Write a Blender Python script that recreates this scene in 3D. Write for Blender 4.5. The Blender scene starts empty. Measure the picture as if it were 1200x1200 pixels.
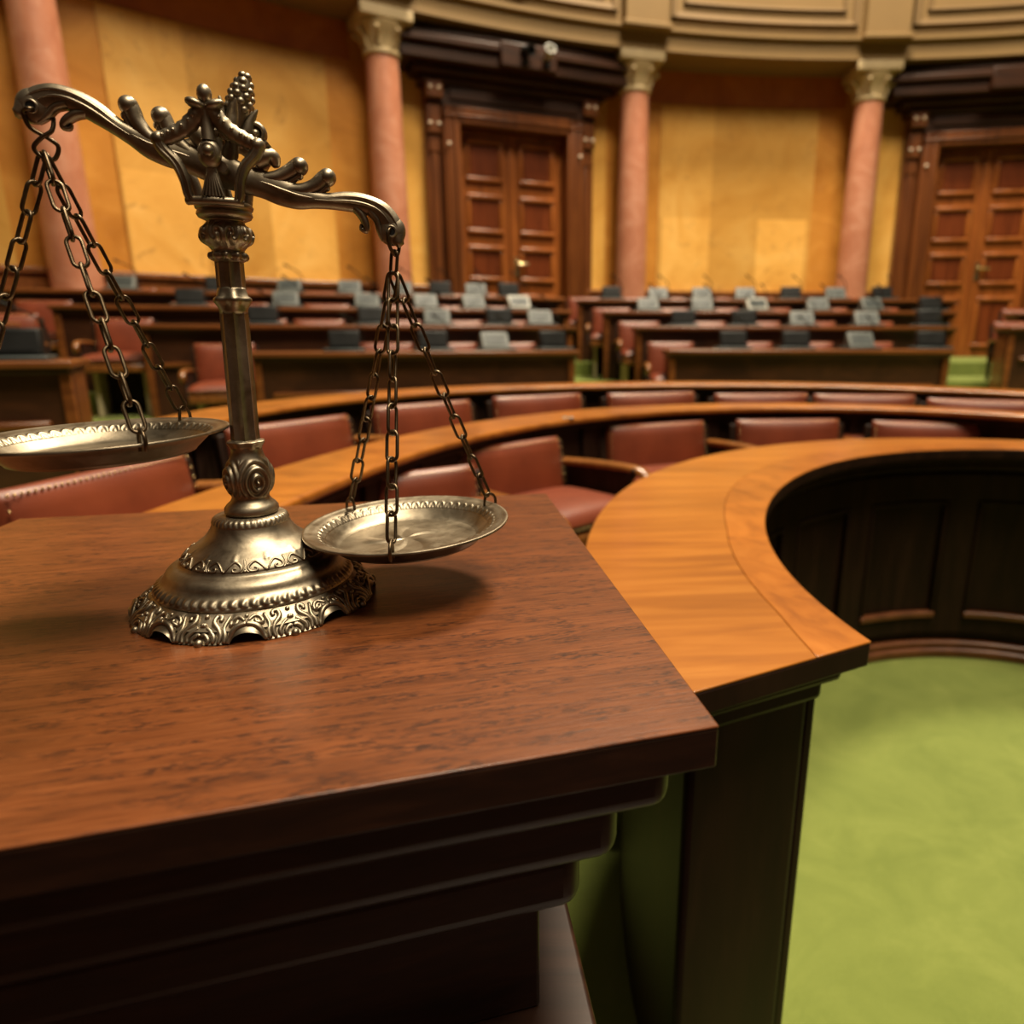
import bpy, math, random
from mathutils import Vector, Matrix
import numpy as np

random.seed(7)
PI = math.pi
COL = bpy.context.scene.collection
H = 1.17                                    # eye height; lowest carpet is z = 0


def R(a):
    return math.radians(a)


# ------------------------------------------------------------------ helpers
class MB:
    def __init__(self):
        self.v, self.f, self.uv = [], [], None

    def add(self, vs, fs, M=None):
        b = len(self.v)
        for p in vs:
            q = Vector(p)
            if M is not None:
                q = M @ q
            self.v.append(tuple(q))
        self.f += [tuple(i + b for i in f) for f in fs]
        return self

    def box(self, x0, x1, y0, y1, z0, z1, M=None):
        vs = [(x0, y0, z0), (x1, y0, z0), (x1, y1, z0), (x0, y1, z0), (x0, y0, z1), (x1, y0, z1), (x1, y1, z1), (x0, y1, z1)]
        fs = [(3, 2, 1, 0), (4, 5, 6, 7), (0, 1, 5, 4), (1, 2, 6, 5), (2, 3, 7, 6), (3, 0, 4, 7)]
        return self.add(vs, fs, M)

    def prism(self, poly, z0, z1, M=None):
        n = len(poly)
        vs = [(x, y, z0) for x, y in poly] + [(x, y, z1) for x, y in poly]
        fs = [tuple(range(n - 1, -1, -1)), tuple(range(n, 2 * n))]
        fs += [(i, (i + 1) % n, n + (i + 1) % n, n + i) for i in range(n)]
        return self.add(vs, fs, M)

    def lathe(self, prof, n=48, M=None, rel=None, caps=True):
        """prof: list of (r, z); rel(theta, r, z, k) -> (r, z)"""
        vs, fs = [], []
        m = len(prof)
        for i in range(n):
            t = 2 * PI * i / n
            for k, (r, z) in enumerate(prof):
                if rel:
                    r, z = rel(t, r, z, k)
                vs.append((r * math.cos(t), r * math.sin(t), z))
        for i in range(n):
            j = (i + 1) % n
            for k in range(m - 1):
                fs.append((i * m + k, j * m + k, j * m + k + 1, i * m + k + 1))
        if caps:
            if prof[0][0] > 1e-5:
                fs.append(tuple(i * m for i in range(n - 1, -1, -1)))
            if prof[-1][0] > 1e-5:
                fs.append(tuple(i * m + m - 1 for i in range(n)))
        return self.add(vs, fs, M)

    def tube(self, pts, rad, n=10, closed=False, M=None, flat=None, up=None):
        """sweep; rad scalar or list; flat=(a,b) multiplies radius along normal / binormal; up = fixed binormal"""
        P = [Vector(p) for p in pts]
        m = len(P)
        if not isinstance(rad, (list, tuple)):
            rad = [rad] * m
        vs, fs = [], []
        prev = None
        for i in range(m):
            if closed:
                t = P[(i + 1) % m] - P[i - 1]
            else:
                t = P[min(i + 1, m - 1)] - P[max(i - 1, 0)]
            t.normalize()
            if up is not None:
                bn = Vector(up)
                nn = bn.cross(t).normalized()
            else:
                if prev is None:
                    a = Vector((0, 0, 1)) if abs(t.z) < .9 else Vector((1, 0, 0))
                    nn = t.cross(a).normalized()
                else:
                    nn = (prev - t * prev.dot(t)).normalized()
                bn = t.cross(nn)
            prev = nn
            fa, fb = flat if flat else (1, 1)
            if isinstance(fa, (list, tuple)):
                fa = fa[i]
            if isinstance(fb, (list, tuple)):
                fb = fb[i]
            for k in range(n):
                a = 2 * PI * k / n
                vs.append(tuple(P[i] + nn * (math.cos(a) * rad[i] * fa) + bn * (math.sin(a) * rad[i] * fb)))
        rng = m if closed else m - 1
        for i in range(rng):
            j = (i + 1) % m
            for k in range(n):
                l = (k + 1) % n
                fs.append((i * n + k, i * n + l, j * n + l, j * n + k))
        if not closed:
            fs.append(tuple(range(n - 1, -1, -1)))
            fs.append(tuple((m - 1) * n + k for k in range(n)))
        return self.add(vs, fs, M)

    def ball(self, c, r, n=12, M=None, sc=(1, 1, 1)):
        prof = [(max(1e-6, math.sin(PI * k / n)) * 1.0, -math.cos(PI * k / n)) for k in range(n + 1)]
        T = Matrix.Translation(c) @ Matrix.Diagonal((r * sc[0], r * sc[1], r * sc[2], 1))
        if M is not None:
            T = M @ T
        return self.lathe(prof, n=max(10, n), M=T, caps=False)

    def ring(self, rin, rout, z0, z1, a0, a1, n, c, inset0=0.0):
        """solid swept between two polar functions of degrees"""
        vs, fs = [], []
        for i in range(n + 1):
            a = a0 + (a1 - a0) * i / n
            ca, sa = math.cos(R(a)), math.sin(R(a))
            ri, ro = rin(a), rout(a)
            for r, z in ((ri, z0), (ro, z0), (ro, z1), (ri, z1)):
                vs.append((c[0] + r * ca, c[1] + r * sa, z))
        for i in range(n):
            b, d = 4 * i, 4 * i + 4
            for k in range(4):
                l = (k + 1) % 4
                fs.append((b + k, d + k, d + l, b + l))
        fs.append((0, 1, 2, 3))
        fs.append((4 * n + 3, 4 * n + 2, 4 * n + 1, 4 * n))
        return self.add(vs, fs)

    def sweep(self, prof, a0, a1, n, c):
        """closed profile [(dr or r, z)] swept about c through degrees a0..a1; r may be function offset"""
        m = len(prof)
        vs, fs = [], []
        for i in range(n + 1):
            a = a0 + (a1 - a0) * i / n
            ca, sa = math.cos(R(a)), math.sin(R(a))
            for q in prof:
                r, z = q
                if callable(r):
                    r = r(a)
                vs.append((c[0] + r * ca, c[1] + r * sa, z))
        for i in range(n):
            for k in range(m):
                l = (k + 1) % m
                fs.append((i * m + k, (i + 1) * m + k, (i + 1) * m + l, i * m + l))
        fs.append(tuple(range(m)))
        fs.append(tuple(n * m + k for k in range(m - 1, -1, -1)))
        return self.add(vs, fs)

    def build(self, name, mat, parent=None, smooth=35, bevel=0, seg=2):
        me = bpy.data.meshes.new(name)
        me.from_pydata(self.v, [], self.f)
        me.validate()
        import bmesh
        bm = bmesh.new()
        bm.from_mesh(me)
        bmesh.ops.recalc_face_normals(bm, faces=bm.faces)
        bm.to_mesh(me)
        bm.free()
        if smooth:
            for p in me.polygons:
                p.use_smooth = True
            me.set_sharp_from_angle(angle=R(smooth))
        me.materials.append(mat)
        o = bpy.data.objects.new(name, me)
        COL.objects.link(o)
        if parent is not None:
            o.parent = parent
        if bevel:
            b = o.modifiers.new('bevel', 'BEVEL')
            b.width = bevel
            b.segments = seg
            b.limit_method = 'ANGLE'
            b.angle_limit = R(40)
            b.harden_normals = False
        return o


def tag(o, label=None, cat=None, group=None, kind=None):
    if label:
        o['label'] = label
    if cat:
        o['category'] = cat
    if group:
        o['group'] = group
    if kind:
        o['kind'] = kind
    return o


def empty(name, loc=(0, 0, 0), rz=0.0, parent=None):
    o = bpy.data.objects.new(name, None)
    COL.objects.link(o)
    o.location = loc
    o.rotation_euler = (0, 0, rz)
    o.empty_display_size = .05
    if parent is not None:
        o.parent = parent
    return o


def copy_tree(o, parent=None):
    c = o.copy()
    COL.objects.link(c)
    if parent is not None:
        c.parent = parent
    for ch in list(o.children):
        copy_tree(ch, c)
    return c


def catmull(pts, n=8, closed=False):
    P = [np.array(p, float) for p in pts]
    m = len(P)
    out = []
    rng = m if closed else m - 1
    for i in range(rng):
        if closed:
            p0, p1, p2, p3 = P[i - 1], P[i], P[(i + 1) % m], P[(i + 2) % m]
        else:
            p0, p1, p2, p3 = P[max(i - 1, 0)], P[i], P[i + 1], P[min(i + 2, m - 1)]
        for k in range(n):
            t = k / n
            out.append(.5 * ((2 * p1) + (-p0 + p2) * t + (2 * p0 - 5 * p1 + 4 * p2 - p3) * t * t + (-p0 + 3 * p1 - 3 * p2 + p3) * t ** 3))
    if not closed:
        out.append(P[-1])
    return [tuple(float(x) for x in q) for q in out]


ORD = ['first', 'second', 'third', 'fourth', 'fifth', 'sixth', 'seventh', 'eighth', 'ninth', 'tenth']


# ---------------------------------------------------------------- materials
def new_mat(name):
    m = bpy.data.materials.new(name)
    m.use_nodes = True
    nt = m.node_tree
    return m, nt, nt.nodes['Principled BSDF']


def ramp(nt, stops):
    r = nt.nodes.new('ShaderNodeValToRGB')
    while len(r.color_ramp.elements) < len(stops):
        r.color_ramp.elements.new(.5)
    for e, (p, c) in zip(r.color_ramp.elements, stops):
        e.position = p
        e.color = (*c, 1)
    return r


def coords(nt, scale=(1, 1, 1), rot=(0, 0, 0), kind='Object'):
    tc = nt.nodes.new('ShaderNodeTexCoord')
    src = tc.outputs[kind]
    if any(rot):
        mr = nt.nodes.new('ShaderNodeMapping')
        mr.inputs['Rotation'].default_value = rot
        nt.links.new(src, mr.inputs['Vector'])
        src = mr.outputs[0]
    mp = nt.nodes.new('ShaderNodeMapping')
    mp.inputs['Scale'].default_value = scale
    nt.links.new(src, mp.inputs['Vector'])
    return mp


def noise(nt, vec, scale, detail=4, rough=.5, dist=0):
    n = nt.nodes.new('ShaderNodeTexNoise')
    n.inputs['Scale'].default_value = scale
    n.inputs['Detail'].default_value = detail
    n.inputs['Roughness'].default_value = rough
    n.inputs['Distortion'].default_value = dist
    nt.links.new(vec, n.inputs['Vector'])
    return n


def mix(nt, a, b, fac, mode='MIX'):
    m = nt.nodes.new('ShaderNodeMix')
    m.data_type = 'RGBA'
    m.blend_type = mode
    for sock, val in ((m.inputs[0], fac), (m.inputs[6], a), (m.inputs[7], b)):
        if hasattr(val, 'links') or hasattr(val, 'is_linked'):
            nt.links.new(val, sock)
        elif isinstance(val, tuple):
            sock.default_value = (*val, 1)
        else:
            sock.default_value = val
    return m.outputs[2]


def bump(nt, h, strength, dist=.001):
    b = nt.nodes.new('ShaderNodeBump')
    b.inputs['Strength'].default_value = strength
    b.inputs['Distance'].default_value = dist
    nt.links.new(h, b.inputs['Height'])
    return b.outputs['Normal']


def wood(name, c_lo, c_mid, c_hi, grain=(2.0, 40, 40), scale=1.0, rough=.35, rot=(0, 0, 0), fleck=None, spec=.5, coat=0.0):
    m, nt, p = new_mat(name)
    mp = coords(nt, grain, rot)
    n1 = noise(nt, mp.outputs[0], scale, 6, .6, .6)
    r = ramp(nt, [(.3, c_lo), (.5, c_mid), (.72, c_hi)])
    nt.links.new(n1.outputs['Fac'], r.inputs[0])
    col = r.outputs[0]
    mp2 = coords(nt, (grain[0] * .35, grain[1] * .08, grain[2] * .08), rot)
    n2 = noise(nt, mp2.outputs[0], scale, 3, .5, 1.0)
    r2 = ramp(nt, [(.3, (.62, .6, .58)), (.7, (1.1, 1.1, 1.1))])
    nt.links.new(n2.outputs['Fac'], r2.inputs[0])
    col = mix(nt, col, r2.outputs[0], .8, 'MULTIPLY')
    if fleck:
        mp3 = coords(nt, (130, 480, 200), rot)
        n3 = noise(nt, mp3.outputs[0], 1.0, 3, .65, .4)
        r3 = ramp(nt, [(.44, (0, 0, 0)), (.60, (1, 1, 1))])
        nt.links.new(n3.outputs['Fac'], r3.inputs[0])
        n4 = noise(nt, mp2.outputs[0], 3.0, 2, .5)
        r4 = ramp(nt, [(.42, (0, 0, 0)), (.62, (1, 1, 1))])
        nt.links.new(n4.outputs['Fac'], r4.inputs[0])
        f = mix(nt, r3.outputs[0], r4.outputs[0], 1.0, 'MULTIPLY')
        col = mix(nt, col, fleck, f)
    nt.links.new(col, p.inputs['Base Color'])
    p.inputs['Roughness'].default_value = rough
    p.inputs['Specular IOR Level'].default_value = spec
    p.inputs['Coat Weight'].default_value = coat
    p.inputs['Coat Roughness'].default_value = .15
    nt.links.new(bump(nt, n1.outputs['Fac'], .25, .0006), p.inputs['Normal'])
    return m


def plain(name, c, rough=.5, metal=0.0, var=.15, nscale=8, bmp=0.0, spec=.5):
    m, nt, p = new_mat(name)
    mp = coords(nt)
    n = noise(nt, mp.outputs[0], nscale, 5, .6)
    lo = tuple(x * (1 - var) for x in c)
    hi = tuple(min(1, x * (1 + var)) for x in c)
    r = ramp(nt, [(.3, lo), (.7, hi)])
    nt.links.new(n.outputs['Fac'], r.inputs[0])
    nt.links.new(r.outputs[0], p.inputs['Base Color'])
    p.inputs['Roughness'].default_value = rough
    p.inputs['Metallic'].default_value = metal
    p.inputs['Specular IOR Level'].default_value = spec
    if bmp:
        nt.links.new(bump(nt, n.outputs['Fac'], bmp, .002), p.inputs['Normal'])
    return m


M = {}
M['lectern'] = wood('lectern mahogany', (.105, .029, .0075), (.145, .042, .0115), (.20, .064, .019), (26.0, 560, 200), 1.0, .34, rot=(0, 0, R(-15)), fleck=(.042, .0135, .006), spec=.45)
M['lectern_dark'] = wood('dark mahogany', (.014, .006, .0032), (.024, .009, .0045), (.04, .015, .007), (3, 60, 90), 1.0, .42, spec=.3)  # darker wood for the slab edge, mouldings and body
M['honey'] = wood('honey varnished wood', (.24, .073, .009), (.35, .118, .014), (.44, .165, .025), (1.3, 16, 16), 1.6, .3, rot=(0, 0, R(-6)), coat=.25)
M['strip'] = wood('reddish border veneer', (.22, .064, .008), (.35, .11, .013), (.43, .15, .023), (5, 9, 9), 2.2, .3, rot=(0, 0, R(70)), coat=.25)
M['honey_arc'] = wood('amber varnished wood', (.22, .064, .008), (.35, .115, .015), (.46, .165, .025), (4, 8, 8), 1.5, .3, coat=.2)
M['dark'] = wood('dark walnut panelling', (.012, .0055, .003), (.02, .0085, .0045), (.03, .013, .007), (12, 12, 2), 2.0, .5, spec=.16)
M['rostrum'] = wood('added rostrum wood', (.04, .016, .008), (.06, .024, .011), (.085, .034, .015), (8, 8, 1.5), 1.0, .35)  # wood of the added wall and floor out of view
M['panel_edge'] = wood('brown moulding wood', (.10, .032, .012), (.15, .05, .017), (.2, .07, .024), (6, 6, 6), 2.0, .35)
M['desk'] = wood('brown desk wood', (.11, .032, .008), (.19, .06, .014), (.28, .095, .022), (2, 20, 20), 1.4, .3, coat=.15)
M['deskfront'] = wood('dark desk front wood', (.03, .010, .005), (.05, .017, .007), (.08, .027, .01), (3, 20, 6), 1.4, .35)
M['door'] = wood('brown door wood', (.17, .045, .009), (.26, .075, .014), (.35, .11, .02), (16, 16, 1.4), 1.0, .3)
M['door_panel'] = wood('red brown door panel wood', (.085, .018, .005), (.13, .028, .007), (.17, .04, .01), (16, 16, 1.4), 1.0, .28)
M['doorframe'] = wood('dark carved door surround wood', (.09, .026, .007), (.14, .042, .01), (.19, .06, .014), (14, 14, 1.6), 1.0, .3)
M['crown'] = wood('very dark cornice wood', (.022, .008, .004), (.034, .012, .005), (.05, .018, .008), (2, 12, 14), 1.0, .4, spec=.25)
M['armwood'] = wood('polished chair arm wood', (.16, .055, .013), (.25, .09, .02), (.34, .13, .03), (10, 10, 10), 2.0, .25, coat=.3)
M['nail'] = plain('brass nail metal', (.55, .38, .18), .3, 1.0, .1)
M['brass'] = plain('door handle brass', (.72, .58, .32), .25, 1.0, .1)
M['black'] = plain('black plastic', (.007, .0075, .0075), .5, 0, .1, spec=.3)
M['slate'] = plain('slate grey plastic', (.032, .04, .04), .5, 0, .1, spec=.35)
M['sheenface'] = plain('plastic with painted sheen', (.095, .104, .096), .5, 0, .1)  # light reflected by the tilted console boxes, put into the colour
M['whiteface'] = plain('pale plastic and painted sheen', (.36, .355, .31), .5, 0, .1)  # pale button plastic; on console boxes the reflected light is painted in
M['cream'] = plain('cream stone', (.40, .30, .16), .5, 0, .1, 5)
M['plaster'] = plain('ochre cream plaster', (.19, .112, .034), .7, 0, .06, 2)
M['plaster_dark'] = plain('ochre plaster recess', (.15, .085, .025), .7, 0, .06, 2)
M['beige'] = plain('beige cloth panel', (.5, .42, .25), .7, 0, .08, 5)
M['bossmetal'] = plain('pale carved boss', (.6, .48, .36), .35, .2, .1)
M['lampwhite'] = plain('white lamp housing', (.40, .39, .35), .4, 0, .05)
M['iron'] = plain('dark bronze chain metal', (.12, .088, .055), .36, 1.0, .3, 120, .1)


def metal_mat():
    m, nt, p = new_mat('antique bronze')
    mp = coords(nt)
    n = noise(nt, mp.outputs[0], 45, 6, .65, .4)
    n2 = noise(nt, mp.outputs[0], 260, 4, .6)
    r = ramp(nt, [(.3, (.19, .155, .11)), (.5, (.285, .24, .175)), (.75, (.385, .33, .25))])
    nt.links.new(n.outputs['Fac'], r.inputs[0])
    nt.links.new(r.outputs[0], p.inputs['Base Color'])
    p.inputs['Metallic'].default_value = 1
    rr = ramp(nt, [(.3, (.36, .36, .36)), (.7, (.48, .48, .48))])
    nt.links.new(n.outputs['Fac'], rr.inputs[0])
    nt.links.new(rr.outputs[0], p.inputs['Roughness'])
    nt.links.new(bump(nt, n2.outputs['Fac'], .25, .0004), p.inputs['Normal'])
    return m


M['bronze'] = metal_mat()


def leather_mat():
    m, nt, p = new_mat('oxblood leather')
    mp = coords(nt)
    n = noise(nt, mp.outputs[0], 6, 4, .6)
    r = ramp(nt, [(.3, (.135, .026, .0095)), (.7, (.195, .040, .0145))])
    nt.links.new(n.outputs['Fac'], r.inputs[0])
    nt.links.new(r.outputs[0], p.inputs['Base Color'])
    p.inputs['Roughness'].default_value = .4
    v = nt.nodes.new('ShaderNodeTexVoronoi')
    v.inputs['Scale'].default_value = 260
    nt.links.new(mp.outputs[0], v.inputs['Vector'])
    nt.links.new(bump(nt, v.outputs['Distance'], .15, .001), p.inputs['Normal'])
    return m


M['leather'] = leather_mat()


def carpet_mat():
    m, nt, p = new_mat('green carpet')
    mp = coords(nt)
    n = noise(nt, mp.outputs[0], 4.2, 7, .7, .8)
    n2 = noise(nt, mp.outputs[0], 420, 2, .6)
    r = ramp(nt, [(.3, (.135, .172, .033)), (.55, (.178, .216, .045)), (.75, (.22, .255, .059))])
    nt.links.new(n.outputs['Fac'], r.inputs[0])
    r2 = ramp(nt, [(.3, (.86, .86, .86)), (.7, (1.08, 1.08, 1.08))])
    nt.links.new(n2.outputs['Fac'], r2.inputs[0])
    nt.links.new(mix(nt, r.outputs[0], r2.outputs[0], 1.0, 'MULTIPLY'), p.inputs['Base Color'])
    p.inputs['Roughness'].default_value = .95
    p.inputs['Specular IOR Level'].default_value = .1
    p.inputs['Sheen Weight'].default_value = .2
    nt.links.new(bump(nt, n2.outputs['Fac'], .5, .004), p.inputs['Normal'])
    return m


M['carpet'] = carpet_mat()


def marble(name, c_lo, c_mid, c_hi, blocks=False, nscale=1.3, vein=(.5, .25, .1), veinamt=.4, rough=.3, loc_scale=(1, 1, 1)):
    m, nt, p = new_mat(name)
    mp = coords(nt, loc_scale)
    n = noise(nt, mp.outputs[0], nscale, 8, .65, 1.2)
    r = ramp(nt, [(.3, c_lo), (.5, c_mid), (.7, c_hi)])
    nt.links.new(n.outputs['Fac'], r.inputs[0])
    col = r.outputs[0]
    n2 = noise(nt, mp.outputs[0], nscale * 3.2, 8, .75, 2.0)
    rv = ramp(nt, [(.56, (0, 0, 0)), (.72, (1, 1, 1))])
    nt.links.new(n2.outputs['Fac'], rv.inputs[0])
    f = nt.nodes.new('ShaderNodeMath')
    f.operation = 'MULTIPLY'
    f.inputs[1].default_value = veinamt
    nt.links.new(rv.outputs[0], f.inputs[0])
    col = mix(nt, col, vein, f.outputs[0])
    if blocks:
        tc = nt.nodes.new('ShaderNodeTexCoord')
        dv = nt.nodes.new('ShaderNodeMapping')
        dv.inputs['Scale'].default_value = (1 / .70, 1 / 1.40, 1)
        nt.links.new(tc.outputs['UV'], dv.inputs['Vector'])
        fl = nt.nodes.new('ShaderNodeVectorMath')
        fl.operation = 'FLOOR'
        nt.links.new(dv.outputs[0], fl.inputs[0])
        wn = nt.nodes.new('ShaderNodeTexWhiteNoise')
        wn.noise_dimensions = '2D'
        nt.links.new(fl.outputs[0], wn.inputs['Vector'])
        rb = ramp(nt, [(0, (.72, .68, .60)), (1, (1.12, 1.12, 1.12))])
        nt.links.new(wn.outputs['Value'], rb.inputs[0])
        col = mix(nt, col, rb.outputs[0], 1.0, 'MULTIPLY')
    nt.links.new(col, p.inputs['Base Color'])
    p.inputs['Roughness'].default_value = rough
    return m


M['wallmid'] = marble('golden brown marble', (.40, .155, .022), (.50, .21, .034), (.60, .28, .055), nscale=1.6)
M['wallband'] = marble('rust orange marble', (.28, .075, .012), (.36, .105, .017), (.44, .14, .025), nscale=1.6)
M['wallyel'] = marble('yellow marble', (.52, .255, .048), (.62, .33, .07), (.70, .41, .11), nscale=1.2, vein=(.4, .2, .05), veinamt=.45)
M['wallblock'] = marble('pale yellow marble blocks', (.58, .285, .055), (.68, .365, .085), (.76, .45, .13), True, nscale=1.1, vein=(.30, .15, .04), veinamt=.85)
M['pink'] = marble('salmon pink marble', (.36, .135, .075), (.43, .175, .10), (.52, .25, .16), nscale=2.5, vein=(.58, .38, .28), veinamt=.55, rough=.35)

# ---------------------------------------------------------------- the hall
RC = (3.73, -1.44)                         # centre of the round chamber
RW = 11.9


def polar(a, r, z=0.0):
    return (RC[0] + r * math.cos(R(a)), RC[1] + r * math.sin(R(a)), z)


def add_uv(o, fn):
    me = o.data
    uv = me.uv_layers.new(name='UVMap')
    for l in me.loops:
        uv.data[l.index].uv = fn(me.vertices[l.vertex_index].co)


def struct(o, label=None, cat=None):
    return tag(o, label, cat, kind='structure')


# floor: lowest carpet, whole chamber
mb = MB()
N = 96
pts = [(RC[0] + 12.1 * math.cos(R(a)), RC[1] + 12.1 * math.sin(R(a))) for a in np.linspace(4, 176, 97)]
mb.prism([tuple(float(v) for v in p) for p in pts], -.06, 0)
struct(mb.build('floor', M['carpet']), 'green carpet of the sunken floor inside the curved desk', 'floor')
struct(MB().box(-9, 16, -1.16, -1.0, -.06, 2.6).build('wall_bounce_blocker', M['rostrum'], bevel=.01), 'dark wooden rostrum wall added out of view to block bounced light', 'wall')  # unseen wall, added to block light and green bounce from behind

struct(MB().box(-9, 16, -1.0, .62, 0, .02).build('floor_tier', M['rostrum'], bevel=.004), 'dark wooden rostrum floor added unseen under the lectern to cut carpet bounce', 'floor')  # unseen dark floor, added to keep carpet bounce off the lectern

# walls
w = MB().sweep([(RW, -.05), (RW + .3, -.05), (RW + .3, 4.62), (RW, 4.62)], 40, 168, 160, RC).build('wall_back', M['wallmid'])
struct(w, 'curved golden brown marble wall behind the pink columns', 'wall')


def wall_inlay(a0, a1, z0, z1, mat, t=.02, name='wall_panel'):
    o = MB().sweep([(RW - t, z0), (RW + .01, z0), (RW + .01, z1), (RW - t, z1)], a0, a1, 24, RC).build(name, mat, w)
    am = (a0 + a1) / 2
    add_uv(o, lambda co: (-(math.degrees(math.atan2(co.y - RC[1], co.x - RC[0])) - am) * R(1) * RW + 49.35, co.z - 2.76 + 14.0))
    return o


COLA = [135.4, 119.7, 104.0, 88.3]
DOORA = [111.75, 79.9]
wall_inlay(90.9, 101.6, .8, 4.16, M['wallblock'])
wall_inlay(122.4, 132.7, .8, 4.16, M['wallblock'])
wall_inlay(144.0, 151.5, .8, 4.16, M['wallblock'])
for a0, a1 in ((105.3, 109), (114.4, 118.3), (84.0, 87.0), (72.5, 76.0), (137.2, 142.0)):
    wall_inlay(a0, a1, .8, 4.16, M['wallyel'])
for a0, a1 in ((89.2, 103), (121, 134), (137, 155)):
    wall_inlay(a0, a1, 4.18, 4.60, M['wallband'], .015)

# low wooden dado in front of the wall
d = MB()
d.sweep([(RW - .12, .8), (RW - .01, .8), (RW - .01, 1.72), (RW - .12, 1.72)], 84.4, 107.6, 60, RC)
d.sweep([(RW - .16, 1.72), (RW - .01, 1.72), (RW - .01, 1.78), (RW - .16, 1.78)], 84.4, 107.6, 60, RC)
struct(d.build('trim_1', M['desk'], bevel=.01), 'brown wooden dado between the two doors', 'dado')
d = MB()
d.sweep([(RW - .12, .8), (RW - .01, .8), (RW - .01, 1.72), (RW - .12, 1.72)], 115.9, 156, 80, RC)
d.sweep([(RW - .16, 1.72), (RW - .01, 1.72), (RW - .01, 1.78), (RW - .16, 1.78)], 115.9, 156, 80, RC)
struct(d.build('trim_2', M['desk'], bevel=.01), 'brown wooden dado left of the left door', 'dado')

# entablature
RE = 11.27
prof = [(RE, 4.56), (RE, 4.74), (RE - .06, 4.76), (RE - .06, 4.80), (RE + .02, 4.83), (RE + .02, 6.6), (RW + .3, 6.6), (RW + .3, 4.56)]
ent = struct(MB().sweep(prof, 40, 168, 160, RC).build('trim_3', M['plaster']), 'ochre entablature with framed panels above the columns', 'entablature')
angs = [151.1] + COLA + [72.6, 56.9]
for i in range(len(angs) - 1):
    hi, lo = angs[i] - 1.75, angs[i + 1] + 1.75
    r0, r1 = RE - .03, RE + .03
    fm = MB()
    fm.sweep([(r0, 4.93), (r1, 4.93), (r1, 4.99), (r0 + .02, 4.99)], lo, hi, 24, RC)
    fm.sweep([(r0, 5.98), (r1, 5.98), (r1, 6.04), (r0, 6.04)], lo, hi, 24, RC)
    for a in (lo, hi - .35):
        fm.sweep([(r0, 4.93), (r1, 4.93), (r1, 6.04), (r0, 6.04)], a, a + .35, 2, RC)
    fm.sweep([(r0 + .01, 5.09), (r1, 5.09), (r1, 5.12), (r0 + .02, 5.12)], lo + .8, hi - .8, 24, RC)
    for a in (lo + .8, hi - 1.0):
        fm.sweep([(r0 + .01, 5.09), (r1, 5.09), (r1, 5.9), (r0 + .01, 5.9)], a, a + .2, 2, RC)
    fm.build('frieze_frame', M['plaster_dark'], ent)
for a in angs[:-1]:
    p = MB()
    hw = math.degrees(.28 / RE)
    p.sweep([(RE - .12, 4.80), (RE + .03, 4.80), (RE + .03, 6.5), (RE - .12, 6.5)], a - hw, a + hw, 4, RC)
    p.sweep([(RE - .17, 4.74), (RE + .03, 4.74), (RE + .03, 4.80), (RE - .17, 4.80)], a - hw - .15, a + hw + .15, 4, RC)
    p.build('pilaster_block', M['plaster'], ent, bevel=.012)


# columns
def column(a, label):
    e = empty('column', polar(a, 11.55, .8), R(a - 90))
    tag(e, label, 'column', 'pink marble columns along the curved wall', 'structure')
    prof = [(.26, 0), (.26, .10), (.235, .14), (.245, .18), (.22, .22)]
    for k in range(25):
        t = k / 24
        prof.append((.213 - .033 * t ** 1.4, .24 + (3.33 - .24) * t))
    MB().lathe(prof, 40).build('shaft', M['pink'], e)
    cap = MB()
    cap.lathe([(.18, 3.33), (.205, 3.35), (.205, 3.38), (.185, 3.40), (.20, 3.47), (.235, 3.54), (.28, 3.60), (.29, 3.63), (.25, 3.64)], 40)
    for q in range(8):
        aa = q * PI / 4 + PI / 8
        cap.tube(catmull([(.19 * math.cos(aa), .19 * math.sin(aa), 3.41), (.225 * math.cos(aa), .225 * math.sin(aa), 3.5), (.30 * math.cos(aa), .30 * math.sin(aa), 3.56), (.27 * math.cos(aa), .27 * math.sin(aa), 3.53)], 4), .022, 8)
    ab = cap.build('capital', M['cream'], e)
    MB().box(-.29, .29, -.29, .29, 3.64, 3.76).build('abacus', M['cream'], e, bevel=.02)
    return e


column(COLA[0], 'pink marble column rising behind the left end of the scale beam')
column(COLA[1], 'pink marble column with cream capital left of the left door')
column(COLA[2], 'pink marble column with cream capital right of the left door')
column(COLA[3], 'pink marble column with cream capital beside the right door')


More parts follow.
